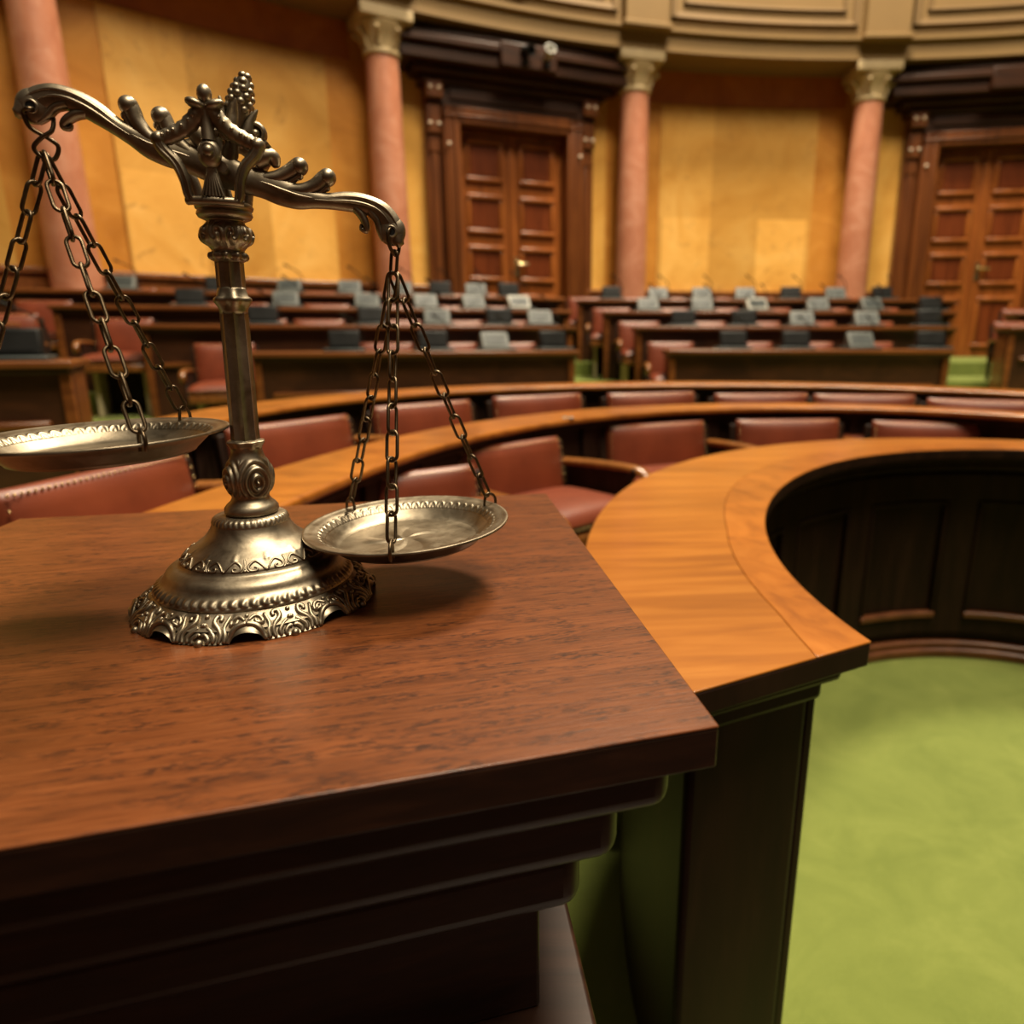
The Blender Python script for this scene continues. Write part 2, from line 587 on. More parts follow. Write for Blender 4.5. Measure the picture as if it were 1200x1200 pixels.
# doors
def door(name, a, label, zf=.82):
    e = empty(name, polar(a, RW, 0), R(a - 90))
    tag(e, label, 'door', kind='structure')
    hw, top = .70, 3.63
    back = MB().box(-hw, hw, -.02, .06, zf, top).build('door_recess', M['door_panel'], e)
    f = MB()
    for s in (-1, 1):
        f.box(min(s * hw, s * (hw + .2)), max(s * hw, s * (hw + .2)), -.32, .02, zf, top + .18)
        f.box(min(s * (hw + .2), s * (hw + .40)), max(s * (hw + .2), s * (hw + .40)), -.20, .02, zf, top + .30)
        f.box(min(s * (hw + .05), s * (hw + .08)), max(s * (hw + .05), s * (hw + .08)), -.35, -.31, zf, top + .12)
        f.box(min(s * (hw + .13), s * (hw + .16)), max(s * (hw + .13), s * (hw + .16)), -.345, -.31, zf, top + .16)
        f.box(min(s * (hw + .26), s * (hw + .34)), max(s * (hw + .26), s * (hw + .34)), -.23, -.19, zf + .3, top - .25)
    f.box(-hw - .2, hw + .2, -.32, .02, top, top + .18)
    f.box(-hw - .2, hw + .2, -.35, -.31, top + .06, top + .09)
    f.build('door_frame', M['doorframe'], e, bevel=.012)
    fr = MB()
    fr.box(-hw - .36, hw + .36, -.30, .02, top + .18, 4.06)
    fr.box(-hw - .12, hw + .12, -.325, -.29, top + .24, 4.0)
    fr.build('frieze', M['crown'], e, bevel=.012)
    cr = MB()
    for x, y, z0, z1 in ((1.16, .36, 4.02, 4.10), (1.26, .44, 4.10, 4.18), (1.42, .56, 4.18, 4.33), (1.48, .62, 4.33, 4.42), (1.40, .56, 4.42, 4.50)):
        cr.box(-x, x, -y, .02, z0, z1)
    cr.box(-.28, .42, -.66, -.5, 4.18, 4.44)
    cr.build('door_cornice', M['crown'], e, bevel=.02)
    for s in (-1, 1):                        # carved consoles with bosses
        x = s * (hw + .30)
        c = MB()
        c.box(x - .10, x + .10, -.36, 0, 3.86, 4.06)
        c.box(x - .085, x + .085, -.28, 0, 3.50, 3.86)
        c.box(x - .07, x + .07, -.24, 0, 3.30, 3.50)
        cc = c.build('console', M['doorframe'], e, bevel=.02, seg=3)
        for z, y in ((3.96, -.365), (3.60, -.285)):
            for dx in (-.05, .05):
                MB().ball((x + dx, y, z), .026, 10).build('boss', M['bossmetal'], cc)
        MB().ball((x - s * .15, -.355, 3.38), .024, 10).build('boss', M['bossmetal'], cc)
    for s in (-1, 1):
        lf = MB()
        x0, x1 = (-hw + .005, -.006) if s < 0 else (.006, hw - .005)
        lf.box(x0, x1, -.07, -.02, zf + .01, top - .01)
        leaf = lf.build('door_leaf', M['door'], e, bevel=.006)
        xa, xb = x0 + .12, x1 - .12
        for z0, z1 in ((3.06, 3.52), (2.45, 2.88), (1.87, 2.27), (1.02, 1.68)):
            MB().box(xa + .045, xb - .045, -.085, -.065, z0 + .05, z1 - .05).build('panel', M['door_panel'], leaf, bevel=.012)
            fr = MB()
            fr.box(xa - .02, xb + .02, -.125, -.065, z1 - .04, z1 + .02)
            fr.box(xa - .02, xb + .02, -.125, -.065, z0 - .02, z0 + .04)
            fr.box(xa - .02, xa + .035, -.11, -.065, z0 + .04, z1 - .04)
            fr.box(xb - .035, xb + .02, -.11, -.065, z0 + .04, z1 - .04)
            fr.build('moulding', M['door'], leaf, bevel=.018, seg=3)
        if s > 0:
            hd = MB()
            hd.box(.03, .09, -.085, -.07, 1.92, 2.16)
            hd.tube([(.06, -.08, 2.08), (.06, -.14, 2.08), (.07, -.15, 2.08), (.2, -.15, 2.075)], .016, 10)
            hd.build('door_handle', M['brass'], leaf, bevel=.004)
    MB().box(-.03, .03, -.10, -.06, zf + .01, top - .01).build('cover_strip', M['door'], e, bevel=.008)
    return e


door('door_1', DOORA[0], 'tall brown double door with dark cornice between two pink columns')
door('door_2', DOORA[1], 'tall brown double door at the right edge beside the last column')

# medallion and spotlights over the left door
e = empty('wreath_medallion', polar(DOORA[0] + .3, RE + .01, 5.22), R(DOORA[0] - 90))
tag(e, 'round carved medallion on the entablature above the left door', 'medallion')
mb = MB()
mb.tube([(.25 * math.cos(2 * PI * i / 48), -.05, .25 * math.sin(2 * PI * i / 48)) for i in range(48)], [.05 + .008 * math.sin(i * PI / 2) for i in range(48)], 10, True)
mb.build('wreath', M['plaster_dark'], e)
MB().lathe([(.001, -.02), (.15, -.02), (.21, .0), (.21, .05), (.001, .05)], 40, Matrix.Rotation(R(90), 4, 'X')).build('disc', M['cream'], e)
for k, (dx, lab, mt) in enumerate(((.02, 'small black spotlight on the left door cornice, at the left of the pair', 'black'), (.30, 'small pale spotlight on the left door cornice, at the right of the pair', 'lampwhite'))):
    q = polar(DOORA[0] - math.degrees(dx / RW), RW - .72, 4.27)
    e = empty('spotlight', q, R(DOORA[0] - 90 + 25 * (1 - k)))
    tag(e, lab, 'spotlight', 'spotlights over the left door')
    b = MB()
    b.box(-.02, .02, -.02, .14, -.06, -.03)
    b.tube([(0, 0, -.05), (0, 0, .02)], .016, 8)
    b.build('bracket', M['black'], e)
    T = Matrix.Translation((0, 0, .08)) @ Matrix.Rotation(R(65 if k else 100), 4, 'X')
    MB().lathe([(.035, -.075), (.047, -.068), (.05, .0), (.064, .08), (.056, .08), (.044, .02), (.001, .02)], 24, T).build('lamp_head', M[mt], e)

# ---------------------------------------------------------- curved furniture
PC = (1.3, 1.25)
AC = (1.25, 1.2)


def poly(co):
    return lambda a: float(np.polyval(co, (max(a, 56) - 90) / 90))


pin = poly([-.2735, .828, -.4276, -.2371, 1.0177])
pout = poly([.2657, -.2427, -.0517, 1.2768])
pstrip = poly([.1065, .0297, -.028, -.2527, 1.1244])


def pstrip_c(a):
    return max(pstrip(a), pin(a) + .075)


a2 = poly([.0924, 1.0184, -1.7183, .3689, 2.0677])
a3 = poly([-1.231, -.9039, 1.3338, 2.5991])


def arc2(a):
    a = min(max(a, 55), 182)
    return a2(a)


def arc3(a):
    t = min(1, max(0, (118 - a) / 40))
    return a3(min(max(a, 58), 160)) + .14 * t * t * (3 - 2 * t)


def off(f, d):
    return lambda a: f(a) + d


def curved_panels(mbs, f, a_list, z0, z1, depth, c, sgn=1):
    pass


def ins(a):
    return .05 + .055 * min(1, max(0, (204 - a) / 40))


# front curved desk round the pit
e = tag(empty('curved_desk', (PC[0], PC[1], 0)), 'honey coloured crescent desk curving around the green carpet', 'desk')
ZT = .80
cc = (0, 0)
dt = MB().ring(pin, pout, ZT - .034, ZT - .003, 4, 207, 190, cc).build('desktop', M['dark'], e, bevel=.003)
MB().ring(off(pstrip_c, .0007), pout, ZT - .003, ZT, 4, 207, 190, cc).build('top_veneer', M['honey'], dt, bevel=.001)
MB().ring(pin, pstrip_c, ZT - .003, ZT + .0004, 4, 207, 190, cc).build('border_strip', M['strip'], dt, bevel=.001)
mo = MB()
mo.ring(off(pin, .03), off(pout, -.03), ZT - .055, ZT - .03, 4, 206.2, 190, cc)
mo.ring(off(pin, .05), off(pout, -.05), ZT - .085, ZT - .055, 4, 205.4, 190, cc)
mo.build('under_moulding', M['dark'], e, bevel=.008)
def pinx(d):
    return lambda a: pin(a) + ins(a) + d


MB().ring(pinx(.0), lambda a: pin(a) + ins(a) + min(.21, pout(a) - pin(a) - .16), .0, ZT - .085, 4, 204, 190, cc).build('carcass', M['dark'], e, bevel=.012, seg=3)
ps = MB()
stile = [203.6, 191, 170.5, 149.5, 128.5, 107, 85.5, 64, 42.5, 21, 4]
for a in stile:
    ps.ring(pinx(-0.015), pinx(0.005), .09, .70, a - 5.2, a + .2, 6, cc)
ps.ring(pinx(-0.015), pinx(0.005), .60, .70, 4, 203.6, 130, cc)
ps.ring(pinx(-0.015), pinx(0.005), .09, .155, 4, 203.6, 130, cc)
ps.build('panel_frame', M['dark'], e, bevel=.006)
ed = MB()
for i in range(len(stile) - 1):
    h_, l_ = stile[i] - 5.2, stile[i + 1] + .2
    ed.ring(pinx(-0.025), pinx(0.003), .155, .178, l_, h_, 18, cc)
ed.build('panel_sill', M['panel_edge'], e, bevel=.005)
ed = MB()
for i in range(len(stile) - 1):
    h_, l_ = stile[i] - 5.2, stile[i + 1] + .2
    ed.ring(pinx(-0.019), pinx(0.003), .585, .60, l_, h_, 18, cc)
    ed.ring(pinx(-0.019), pinx(0.003), .178, .585, l_, l_ + .8, 2, cc)
    ed.ring(pinx(-0.019), pinx(0.003), .178, .585, h_ - .8, h_, 2, cc)
ed.build('panel_moulding', M['dark'], e, bevel=.005)
bs = MB()
bs.ring(pinx(-0.040), pinx(0.003), 0, .035, 4, 203.8, 140, cc)
bs.ring(pinx(-0.027), pinx(0.003), .035, .06, 4, 203.8, 140, cc)
bs.build('base_moulding', M['panel_edge'], e, bevel=.008)

# tiers of green carpet
tA, tB = .13, .22
RIM = lambda a: 7.0
t1 = MB().ring(off(pout, -.10), lambda a: arc2(a) + .1, .0, tA, 15, 172, 130, PC)
struct(t1.build('floor_tier', M['carpet']), 'low green carpeted step under the front armchairs', 'floor')
t2 = MB().ring(lambda a: arc2(a) + .10, lambda a: arc3(a) + .10, .0, tB, 18, 176, 130, AC)
struct(t2.build('floor_tier', M['carpet']), 'green carpeted step under the second curve of armchairs', 'floor')


def arc_desk(f, zt, z0, w, a0, a1, label, nm, step):
    e = tag(empty(nm, (AC[0], AC[1], 0)), label, 'desk')
    if not callable(w):
        w_ = w
        w = lambda a: w_
    offw = lambda k: (lambda a: f(a) + w(a) - k)
    MB().ring(f, offw(0), zt - .025, zt, a0, a1, 140, cc).build('desktop', M['honey_arc'], e, bevel=.008, seg=3)
    mo = MB()
    mo.ring(off(f, .02), offw(.03), zt - .05, zt - .025, a0, a1, 140, cc)
    mo.build('under_moulding', M['dark'], e, bevel=.006)
    MB().ring(off(f, .05), offw(.06), z0, zt - .05, a0, a1, 140, cc).build('front_panel', M['dark'], e)
    a = a0 + 3
    while a < a1 - 2:
        MB().ring(off(f, .035), off(f, .06), z0 + .02, zt - .05, a, a + 1.8, 3, cc).build('panel_stile', M['dark'], e, bevel=.004)
        a += step
    return e


arc_desk(arc2, .84, tA, lambda a: .17 + .07 * min(1, max(0, (a - 80) / 40)), 15, 184, 'narrow amber curved desk just behind the front row of armchairs', 'curved_bench_desk', 9.5)
arc_desk(arc3, .90, tB, .26, 18, 165, 'narrow amber curved desk behind the second row of armchairs', 'curved_bench_desk', 8)


for dx, sd in ((0, 'left'), (.026, 'right')):
    b = tag(empty('push_button', (.012 + dx, 2.80, .84)), 'tiny pale round button on the nearer narrow curved desk, the %s one' % sd, 'button', 'buttons on the narrow curved desk')
    MB().lathe([(.011, 0), (.011, .005), (.009, .007), (.001, .0075)], 20).build('cap', M['whiteface'], b)
    MB().lathe([(.0125, 0), (.0125, .003), (.011, .003)], 20, caps=False).build('collar', M['brass'], b)


# ----------------------------------------------------------------- armchairs
def rounded_pad(w, h, t, n=10, crown=.012):
    """upholstered slab in XZ plane, front towards -Y, centred at x=0, z from 0..h"""
    mb = MB()
    nx, nz = 14, 10
    vs, fs = [], []

    def sgnpow(u, p=6):
        return (1 - abs(u) ** p) ** (1 / p) if abs(u) < 1 else 0
    for side in (-1, 1):
        for j in range(nz + 1):
            for i in range(nx + 1):
                u, v = -1 + 2 * i / nx, -1 + 2 * j / nz
                u2, v2 = math.sin(u * PI / 2), math.sin(v * PI / 2)
                d = t / 2 * min(1, (1 - abs(u2) ** 10)) ** .5 * min(1, (1 - abs(v2) ** 10)) ** .5
                bulge = crown * (1 - u2 * u2) * (1 - v2 * v2) if side < 0 else 0
                vs.append((u2 * w / 2, side * d - bulge, (v2 + 1) / 2 * h))
    m = (nx + 1) * (nz + 1)
    for s in (0, 1):
        for j in range(nz):
            for i in range(nx):
                q = [s * m + j * (nx + 1) + i, s * m + j * (nx + 1) + i + 1, s * m + (j + 1) * (nx + 1) + i + 1, s * m + (j + 1) * (nx + 1) + i]
                fs.append(tuple(q if s == 0 else q[::-1]))
    return vs, fs


def make_chair(bh, pedestal, arms=True, sd=1.0):
    """armchair facing -Y, origin on the floor under the seat; bh = top of the back"""
    e = empty('armchair')
    tilt = Matrix.Translation((0, .17, .40)) @ Matrix.Rotation(R(-9), 4, 'X')
    w = .50
    vs, fs = rounded_pad(w, bh - .40, .055)
    MB().add(vs, fs, tilt).build('backrest', M['leather'], e, smooth=60)
    fr = MB()
    for s in (-1, 1):
        fr.box(s * .262 - .016, s * .262 + .016, .0, .045, -.38, bh - .42, tilt)
    fr.box(-.27, .27, .012, .04, -.02, bh - .43, tilt)
    fr.build('back_frame', M['dark'], e, bevel=.006)
    nb = MB()
    hh = bh - .40
    for i in range(33):
        nb.ball((-.235 + .47 * i / 32, -.026, hh - .014), .0036, 6, tilt)
    for j in range(1, 10):
        for s in (-1, 1):
            nb.ball((s * .240, -.026, hh - .018 - j * .026), .0034, 6, tilt)
    tag(nb.build('nail_trim', M['nail'], e), 'line of small brass nail heads', kind='stuff')
    # seat
    st = MB()
    fy = .17 - .47 * sd
    vs, fs = rounded_pad(.52, .46 * sd, .075, crown=.02)
    st.add(vs, fs, Matrix.Translation((0, .16, .44)) @ Matrix(((1, 0, 0, 0), (0, 0, -1, 0), (0, -1, 0, 0), (0, 0, 0, 1))))
    st.build('seat', M['leather'], e, smooth=60)
    sn = MB()
    for i in range(23):
        u = -1 + 2 * i / 22
        sn.ball((u * .25, fy - .002, .425), .0042, 6)
    tag(sn.build('nail_trim', M['nail'], e), 'row of small brass nails along the seat front', kind='stuff')
    rl = MB()
    rl.box(-.26, .26, fy, .17, .345, .405)
    rl.build('seat_rail', M['armwood'], e, bevel=.012)
    for s in ((-1, 1) if pedestal else (1,) if arms else ()):
        x = s * .285
        pts = catmull([(x, .20, .555), (x, .05, .565), (x * 1.03, -.12, .568), (x * 1.05, -.19, .555), (x * 1.05, -.22, .525), (x * 1.05, -.195, .50)], 6)
        MB().tube(pts, .021, 10, flat=(.8, 1.25), up=(1, 0, 0)).build('armrest', M['armwood'], e, smooth=60)
        am = MB()
        am.tube(catmull([(x, -.17, .57), (x, -.12, .50), (x, -.15, .42), (x, -.17, .36)], 6), .017, 8)
        am.box(x - .012, x + .012, -.14, .18, .46, .56)
        am.build('arm_support', M['dark'], e, bevel=.005)
    if pedestal:
        for s in (-1, 1):
            MB().box(s * .2 - .02, s * .2 + .02, -.16, .18, 0, .345).build('side_panel', M['beige'], e, bevel=.006)
        MB().box(-.2, .2, .1, .16, .02, .36).build('back_panel', M['dark'], e)
    else:
        MB().box(-.245, .245, fy + .015, fy + .025, .14, .35).build('apron', M['beige'], e)
        for sx in (-1, 1):
            for sy in (fy + .04, .17):
                MB().tube([(sx * .235, sy, .36), (sx * .235, sy, .2), (sx * .24, sy + (.03 if sy > 0 else -.01), 0)], [.022, .02, .015], 8).build('leg', M['dark'], e)
    return e


proto = make_chair(.66, False, True, .84)
protoB = make_chair(.76, True)
protoC = make_chair(.66, False, False, .62)
used = {}


def place_chair(x, y, z, face, label, group, pr=None, sc=1.0):
    pr = pr or proto
    if pr.name not in used:  # first use takes the original
        used[pr.name] = 1
        c = pr
    else:
        c = copy_tree(pr)
    c.location = (x, y, z)
    c.rotation_euler = (0, 0, face)
    c.scale = (.84, 1, 1) if pr is protoB else (1, 1, 1)
    return tag(c, label, 'armchair', group)


def face_to(x, y, tx, ty):
    # chair faces -Y locally
    return math.atan2(ty - y, tx - x) + PI / 2


GA = 'armchairs at the curved front desk'
rowA = [(-.473, 1.929), (-.19, 2.49), (.43, 3.08), (1.07, 3.22), (1.69, 3.12), (2.25, 2.92)]
for k, (x, y) in enumerate(rowA):
    lab = ['red leather armchair seen between the scale chains above the right pan',
           'red leather armchair right of the right pan with its seat and arm in view',
           'red leather armchair behind the crescent desk, third from the left in the front row',
           'red leather armchair behind the crescent desk, fourth from the left in the front row',
           'red leather armchair behind the crescent desk, fifth from the left in the front row',
           'red leather armchair cut by the right edge, last in the front row'][k]
    fa = face_to(x, y, *((.4, .6) if k == 0 else (1.25, 1.0)))
    # location is under the seat; back sits .17 + tilt behind
    d = (math.cos(fa - PI / 2), math.sin(fa - PI / 2))
    place_chair(x + d[0] * .2, y + d[1] * .2, tA, fa, lab, GA)
GB = 'armchairs between the two narrow curved desks'
rowB = [(-1.04, 1.522), (-.957, 2.43), (-.615, 3.08), (-.115, 3.50), (.48, 3.66), (1.045, 3.60), (1.55, 3.53), (2.0, 3.24)]
for k, (x, y) in enumerate(rowB):
    lab = 'red leather armchair in the second curved row, ' + ['under the left scale pan', 'just right of the scale column', 'behind the chains of the right pan',
        'fourth from its left end', 'fifth from its left end', 'sixth from its left end', 'seventh from its left end', 'farthest right'][k]
    fa = face_to(x, y, 1.25, 1.0)
    d = (math.cos(fa - PI / 2), math.sin(fa - PI / 2))
    place_chair(x + d[0] * .2, y + d[1] * .2, tB, fa, lab, GB, proto if k < 2 else protoC)


# ------------------------------------------------- straight blocks of desks
def make_console(face):
    e = empty('microphone_console')
    b = MB()
    b.prism([(-.145, -.11), (.145, -.11), (.145, .10), (-.145, .10)], 0, .022)
    b.build('base_plate', M['slate'], e, bevel=.008)
    bd = MB()
    steep = face == 'black'
    poly_ = [(-.03, .022), (.075, .022), (.075, .15), (.0, .15)] if steep else [(-.055, .022), (.075, .022), (.075, .125), (.035, .145)]
    T = Matrix(((0, 0, 1, 0), (1, 0, 0, 0), (0, 1, 0, 0), (0, 0, 0, 1)))
    bd.prism(poly_, -.11, .11, T)
    bo = bd.build('speaker_box', M[face], e, bevel=.012, seg=3)
    g = MB()
    g.box(-.085, .085, -.003, .003, -.045, .045, Matrix.Translation((0, -.0165 if steep else -.0125, .088 if steep else .085)) @ Matrix.Rotation(R(-13 if steep else -36), 4, 'X'))
    g.build('grille', M['black'] if steep else M['slate'], bo)
    n = MB()
    n.tube(catmull([(.125, .04, .022), (.13, .05, .12), (.10, .02, .20), (.02, -.07, .25)], 6), .005, 6)
    n.build('gooseneck', M['black'], e)
    n = MB()
    n.tube([(.02, -.07, .25), (-.01, -.10, .266)], .010, 8)
    n.build('microphone', M['black'], e)
    return e


cons = {'black': make_console('black'), 'sheenface': make_console('sheenface'), 'whiteface': make_console('whiteface')}
cons_used = {}


def place_console(x, y, z, rz, face, label, group):
    if face not in cons_used:
        cons_used[face] = 1
        c = cons[face]
    else:
        c = copy_tree(cons[face])
    c.location = (x, y, z)
    c.rotation_euler = (0, 0, rz)
    tag(c, label, 'console', group)


def make_row(p0, p1, zt, zf, label, depth=.42):
    """straight desk from p0 (left end) to p1 (right end) seen from the front"""
    dx, dy = p1[0] - p0[0], p1[1] - p0[1]
    L = math.hypot(dx, dy)
    e = empty('bench_desk', (p0[0], p0[1], zf), math.atan2(dy, dx))
    tag(e, label, 'desk', 'straight rows of desks facing the curved benches')
    h = zt - zf
    MB().box(-.02, L + .02, -.02, depth, h - .035, h).build('desktop', M['desk'], e, bevel=.008, seg=3)
    mo = MB()
    mo.box(0, L, 0, depth - .02, h - .06, h - .035)
    mo.build('under_moulding', M['deskfront'], e, bevel=.005)
    MB().box(.0, L, .05, .09, 0, h - .06).build('front_panel', M['deskfront'], e)
    for x0 in (0, L - .05):
        MB().box(x0, x0 + .05, .02, depth - .06, 0, h - .06).build('end_panel', M['desk'], e, bevel=.006)
    rl = MB()
    nb = max(2, round(L / 1.25))
    for i in range(nb):
        a, b = .08 + (L - .16) * i / nb + .03, .08 + (L - .16) * (i + 1) / nb - .03
        rl.box(a, b, .015, .05, h - .32, h - .28)
    rl.build('panel_rail', M['desk'], e, bevel=.012)
    return e


ZD = [1.055, 1.25, 1.41, 1.57]
ZF = [z - .70 for z in ZD]
RY = [5.8, 6.55, 7.3, 8.2]
RX = [(.90, 3.236), (.699, 3.654), (.443, 4.055), (.189, 4.515)]
RD = [[1.45, 1.979, 2.529, 3.122], [1.151, 1.723, 2.271, 2.883, 3.479], [.905, 1.47, 2.043, 2.679, 3.244, 3.862], [.583, 1.126, 1.638, 2.141, 2.673, 3.196, 3.749]]
RF = ['bbsb', 'bbgsb', 'ggwggb', 'bsgsbsb']
FM = {'b': 'black', 's': 'sheenface', 'g': 'sheenface', 'w': 'whiteface'}
FN = {'black': 'black', 'sheenface': 'grey', 'whiteface': 'pale grey'}  # the greys are reflected light painted on the console boxes
ROWN = ['front desk row', 'second desk row', 'third desk row', 'back desk row']
for k in range(4):
    x0, x1 = RX[k]
    make_row((x0, RY[k]), (x1, RY[k]), ZD[k], ZF[k], 'straight brown desk with consoles, ' + ['front', 'second', 'third', 'back'][k] + ' row of the right block')
    for i, x in enumerate(RD[k]):
        fc = FM[RF[k][i]]
        place_console(x, RY[k] + .15, ZD[k], R(random.uniform(-8, 8)), fc, '%s microphone console, %s from left on %s of the right block' % (FN[fc], ORD[i], ROWN[k]), 'microphone consoles of the right block')
    sp = (RD[k][-1] - RD[k][0]) / (len(RD[k]) - 1)
    xs = [RD[k][0] - sp * .62] + [(RD[k][i] + RD[k][i + 1]) / 2 for i in range(len(RD[k]) - 1)]
    xs[0] = x0 + .10
    for i, x in enumerate(xs):
        place_chair(x, RY[k] + .42, ZF[k], R(random.uniform(-5, 5)), 'red leather armchair behind the %s of the right block, %s from the left' % (ROWN[k], ORD[i]), 'armchairs of the right block', protoB)
    # carpeted tier
    y0, y1 = RY[k] - .08, (RY[k + 1] - .08 if k < 3 else 10.45)
    t = MB().box(x0 - .55, 6.2 if k < 3 else 6.9, y0, y1, 0, ZF[k])
    struct(t.build('floor_tier', M['carpet'], bevel=.01), 'green carpeted step carrying the %s of the right block' % ROWN[k], 'floor')

LP = [((-2.138, 4.83), (.115, 5.562)), ((-3.141, 5.254), (.107, 6.31)), ((-4.089, 5.696), (.086, 7.053)), ((-5.136, 6.156), (.019, 7.831))]
LPX = [[378, 485, 567, 650], [248, 368, 450, 547, 625], [165, 262, 367, 447, 525, 597], [70, 167, 245, 327, 398, 460, 521, 582]]
# distance of every console along its row (fraction of the row length)
LFR = [[.262, .535, .738, .938], [.248, .494, .653, .812, .922], [.225, .400, .560, .682, .787, .890], [.215, .365, .482, .588, .682, .757, .827, .894]]
LF = ['bbgb', 'bbgbg', 'bsgsgw', 'sbsgsbsb']
U = math.atan2(.732, 2.253)
for k in range(4):
    p0, p1 = LP[k]
    make_row(p0, p1, ZD[k], ZF[k], 'straight brown desk with consoles, ' + ['front', 'second', 'third', 'back'][k] + ' row of the left block')
    L = math.hypot(p1[0] - p0[0], p1[1] - p0[1])
    ux, uy = (p1[0] - p0[0]) / L, (p1[1] - p0[1]) / L
    nx, ny = -uy, ux
    rz = math.atan2(uy, ux)
    for i, f in enumerate(LFR[k]):
        fc = FM[LF[k][i]]
        place_console(p0[0] + ux * L * f + nx * .15, p0[1] + uy * L * f + ny * .15, ZD[k], rz + R(random.uniform(-8, 8)), fc,
                      '%s microphone console, %s from left on %s of the left block' % (FN[fc], ORD[i], ROWN[k]), 'microphone consoles of the left block')
    fr = [.0] + [(LFR[k][i] + LFR[k][i + 1]) / 2 for i in range(len(LFR[k]) - 1)]
    fr[0] = -.24 / L
    if LFR[k][0] * L > .75:
        fr.insert(1, LFR[k][0] - .05 / L)
    for i, f in enumerate(fr):
        place_chair(p0[0] + ux * L * f + nx * .42, p0[1] + uy * L * f + ny * .42, ZF[k], rz + R(random.uniform(-5, 5)),
                    'red leather armchair behind the %s of the left block, %s from the left' % (ROWN[k], ORD[i]), 'armchairs of the left block', protoB)
    dep = .78 if k < 3 else 1.5
    T = Matrix.Translation((p0[0], p0[1], 0)) @ Matrix.Rotation(rz, 4, 'Z')
    t = MB().box(-.75, L + .10, -.08, dep - .08, 0, ZF[k] - .001, T)
    struct(t.build('floor_tier', M['carpet'], bevel=.01), 'green carpeted step carrying the %s of the left block' % ROWN[k], 'floor')

# general upper carpet between the curved desks and the straight rows
t = MB().ring(lambda a: arc3(a) + .10, lambda a: 4.35 + (1.2 if a < 90 else 0) + .8 * math.cos(R(a - 80)) ** 2, 0, .24, 14, 172, 110, AC)
struct(t.build('floor_tier', M['carpet']), 'green carpeted walkway behind the curved desks', 'floor')

# partial block at the far left
FP = [((-3.9, 2.55), (-2.32, 3.28)), ((-4.7, 3.35), (-3.22, 4.03))]
for k, (p0, p1) in enumerate(FP):
    make_row(p0, p1, ZD[k], ZF[k], ['dark desk end cut by the left edge, behind the left scale pan', 'desk end behind the leftmost console, at the left edge'][k])
    L = math.hypot(p1[0] - p0[0], p1[1] - p0[1])
    ux, uy = (p1[0] - p0[0]) / L, (p1[1] - p0[1]) / L
    rz = math.atan2(uy, ux)
    f = .87
    place_console(p0[0] + ux * L * f - uy * .15, p0[1] + uy * L * f + ux * .15, ZD[k], rz, 'black',
                  ['black microphone console at the left edge, the one nearest the scale', 'black microphone console at the left edge, one row behind the nearest'][k], 'microphone consoles of the far left block')
    bk = (.62, .14)[k]
    place_chair(p1[0] - ux * bk - uy * .42, p1[1] - uy * bk + ux * .42, ZF[k], rz, ['red leather armchair at the left edge behind the nearest console', 'red leather armchair at the left edge in the second row'][k], 'armchairs of the far left block', protoB)
    T = Matrix.Translation((p0[0], p0[1], 0)) @ Matrix.Rotation(rz, 4, 'Z')
    t = MB().box(-.2, L + .14, -.08, .8, 0, ZF[k] - .002, T)
    struct(t.build('floor_tier', M['carpet'], bevel=.01), ['green carpeted step under the nearest desk at the left edge', 'green carpeted step under the second desk at the left edge'][k], 'floor')

# partial block at the right edge
FR = [((4.30, 6.75), (5.6, 6.45)), ((4.92, 7.65), (6.3, 7.3))]
for k, (p0, p1) in enumerate(FR):
    zf = ZF[k + 1]
    make_row(p0, p1, zf + .70, zf, ['desk end at the right edge below the right door, nearer one', 'desk end at the right edge below the right door, farther one'][k])
    rz = math.atan2(p1[1] - p0[1], p1[0] - p0[0])
    place_chair(p0[0] + .36, p0[1] + .36, zf, rz, ['red leather armchair at the right edge, in the nearer row', 'red leather armchair at the right edge, in the farther row'][k], 'armchairs at the right edge', protoB)


# ------------------------------------------------------------------ lectern
FRc, BRc, BLc, FLc = (.086, .331), (-.021, .897), (-.629, .765), (-.548, .148)
LZ = H - .206


def inset_quad(d):
    q = [Vector(p) for p in (FLc, FRc, BRc, BLc)]
    out = []
    for i in range(4):
        p, a, b = q[i], q[i - 1], q[(i + 1) % 4]
        e1, e2 = (p - a).normalized(), (b - p).normalized()
        n1, n2 = Vector((-e1.y, e1.x)), Vector((-e2.y, e2.x))
        bis = (n1 + n2)
        bis = bis / (1 + n1.dot(n2))
        out.append(tuple(p + bis * d))
    return out


ox, oy = -.27, .53
e = tag(empty('lectern', (ox, oy, 0)), 'reddish brown wooden lectern carrying the balance scale', 'lectern')


def lq(d, z0, z1, name, mat, bev, seg=3):
    return MB().prism([(x - ox, y - oy) for x, y in inset_quad(d)], z0, z1).build(name, mat, e, bevel=bev, seg=seg)


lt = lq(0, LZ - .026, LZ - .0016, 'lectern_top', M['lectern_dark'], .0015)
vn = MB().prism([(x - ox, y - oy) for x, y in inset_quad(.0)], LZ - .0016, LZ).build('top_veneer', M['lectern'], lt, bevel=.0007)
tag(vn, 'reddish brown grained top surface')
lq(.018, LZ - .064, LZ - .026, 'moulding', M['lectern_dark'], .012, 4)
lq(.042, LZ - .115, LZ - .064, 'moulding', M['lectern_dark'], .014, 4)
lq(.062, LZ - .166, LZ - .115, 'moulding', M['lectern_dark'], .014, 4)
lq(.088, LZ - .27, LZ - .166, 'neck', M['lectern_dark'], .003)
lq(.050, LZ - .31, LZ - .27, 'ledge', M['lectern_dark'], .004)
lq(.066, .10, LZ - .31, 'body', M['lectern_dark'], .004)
lq(.050, .02, .10, 'plinth', M['lectern_dark'], .006)

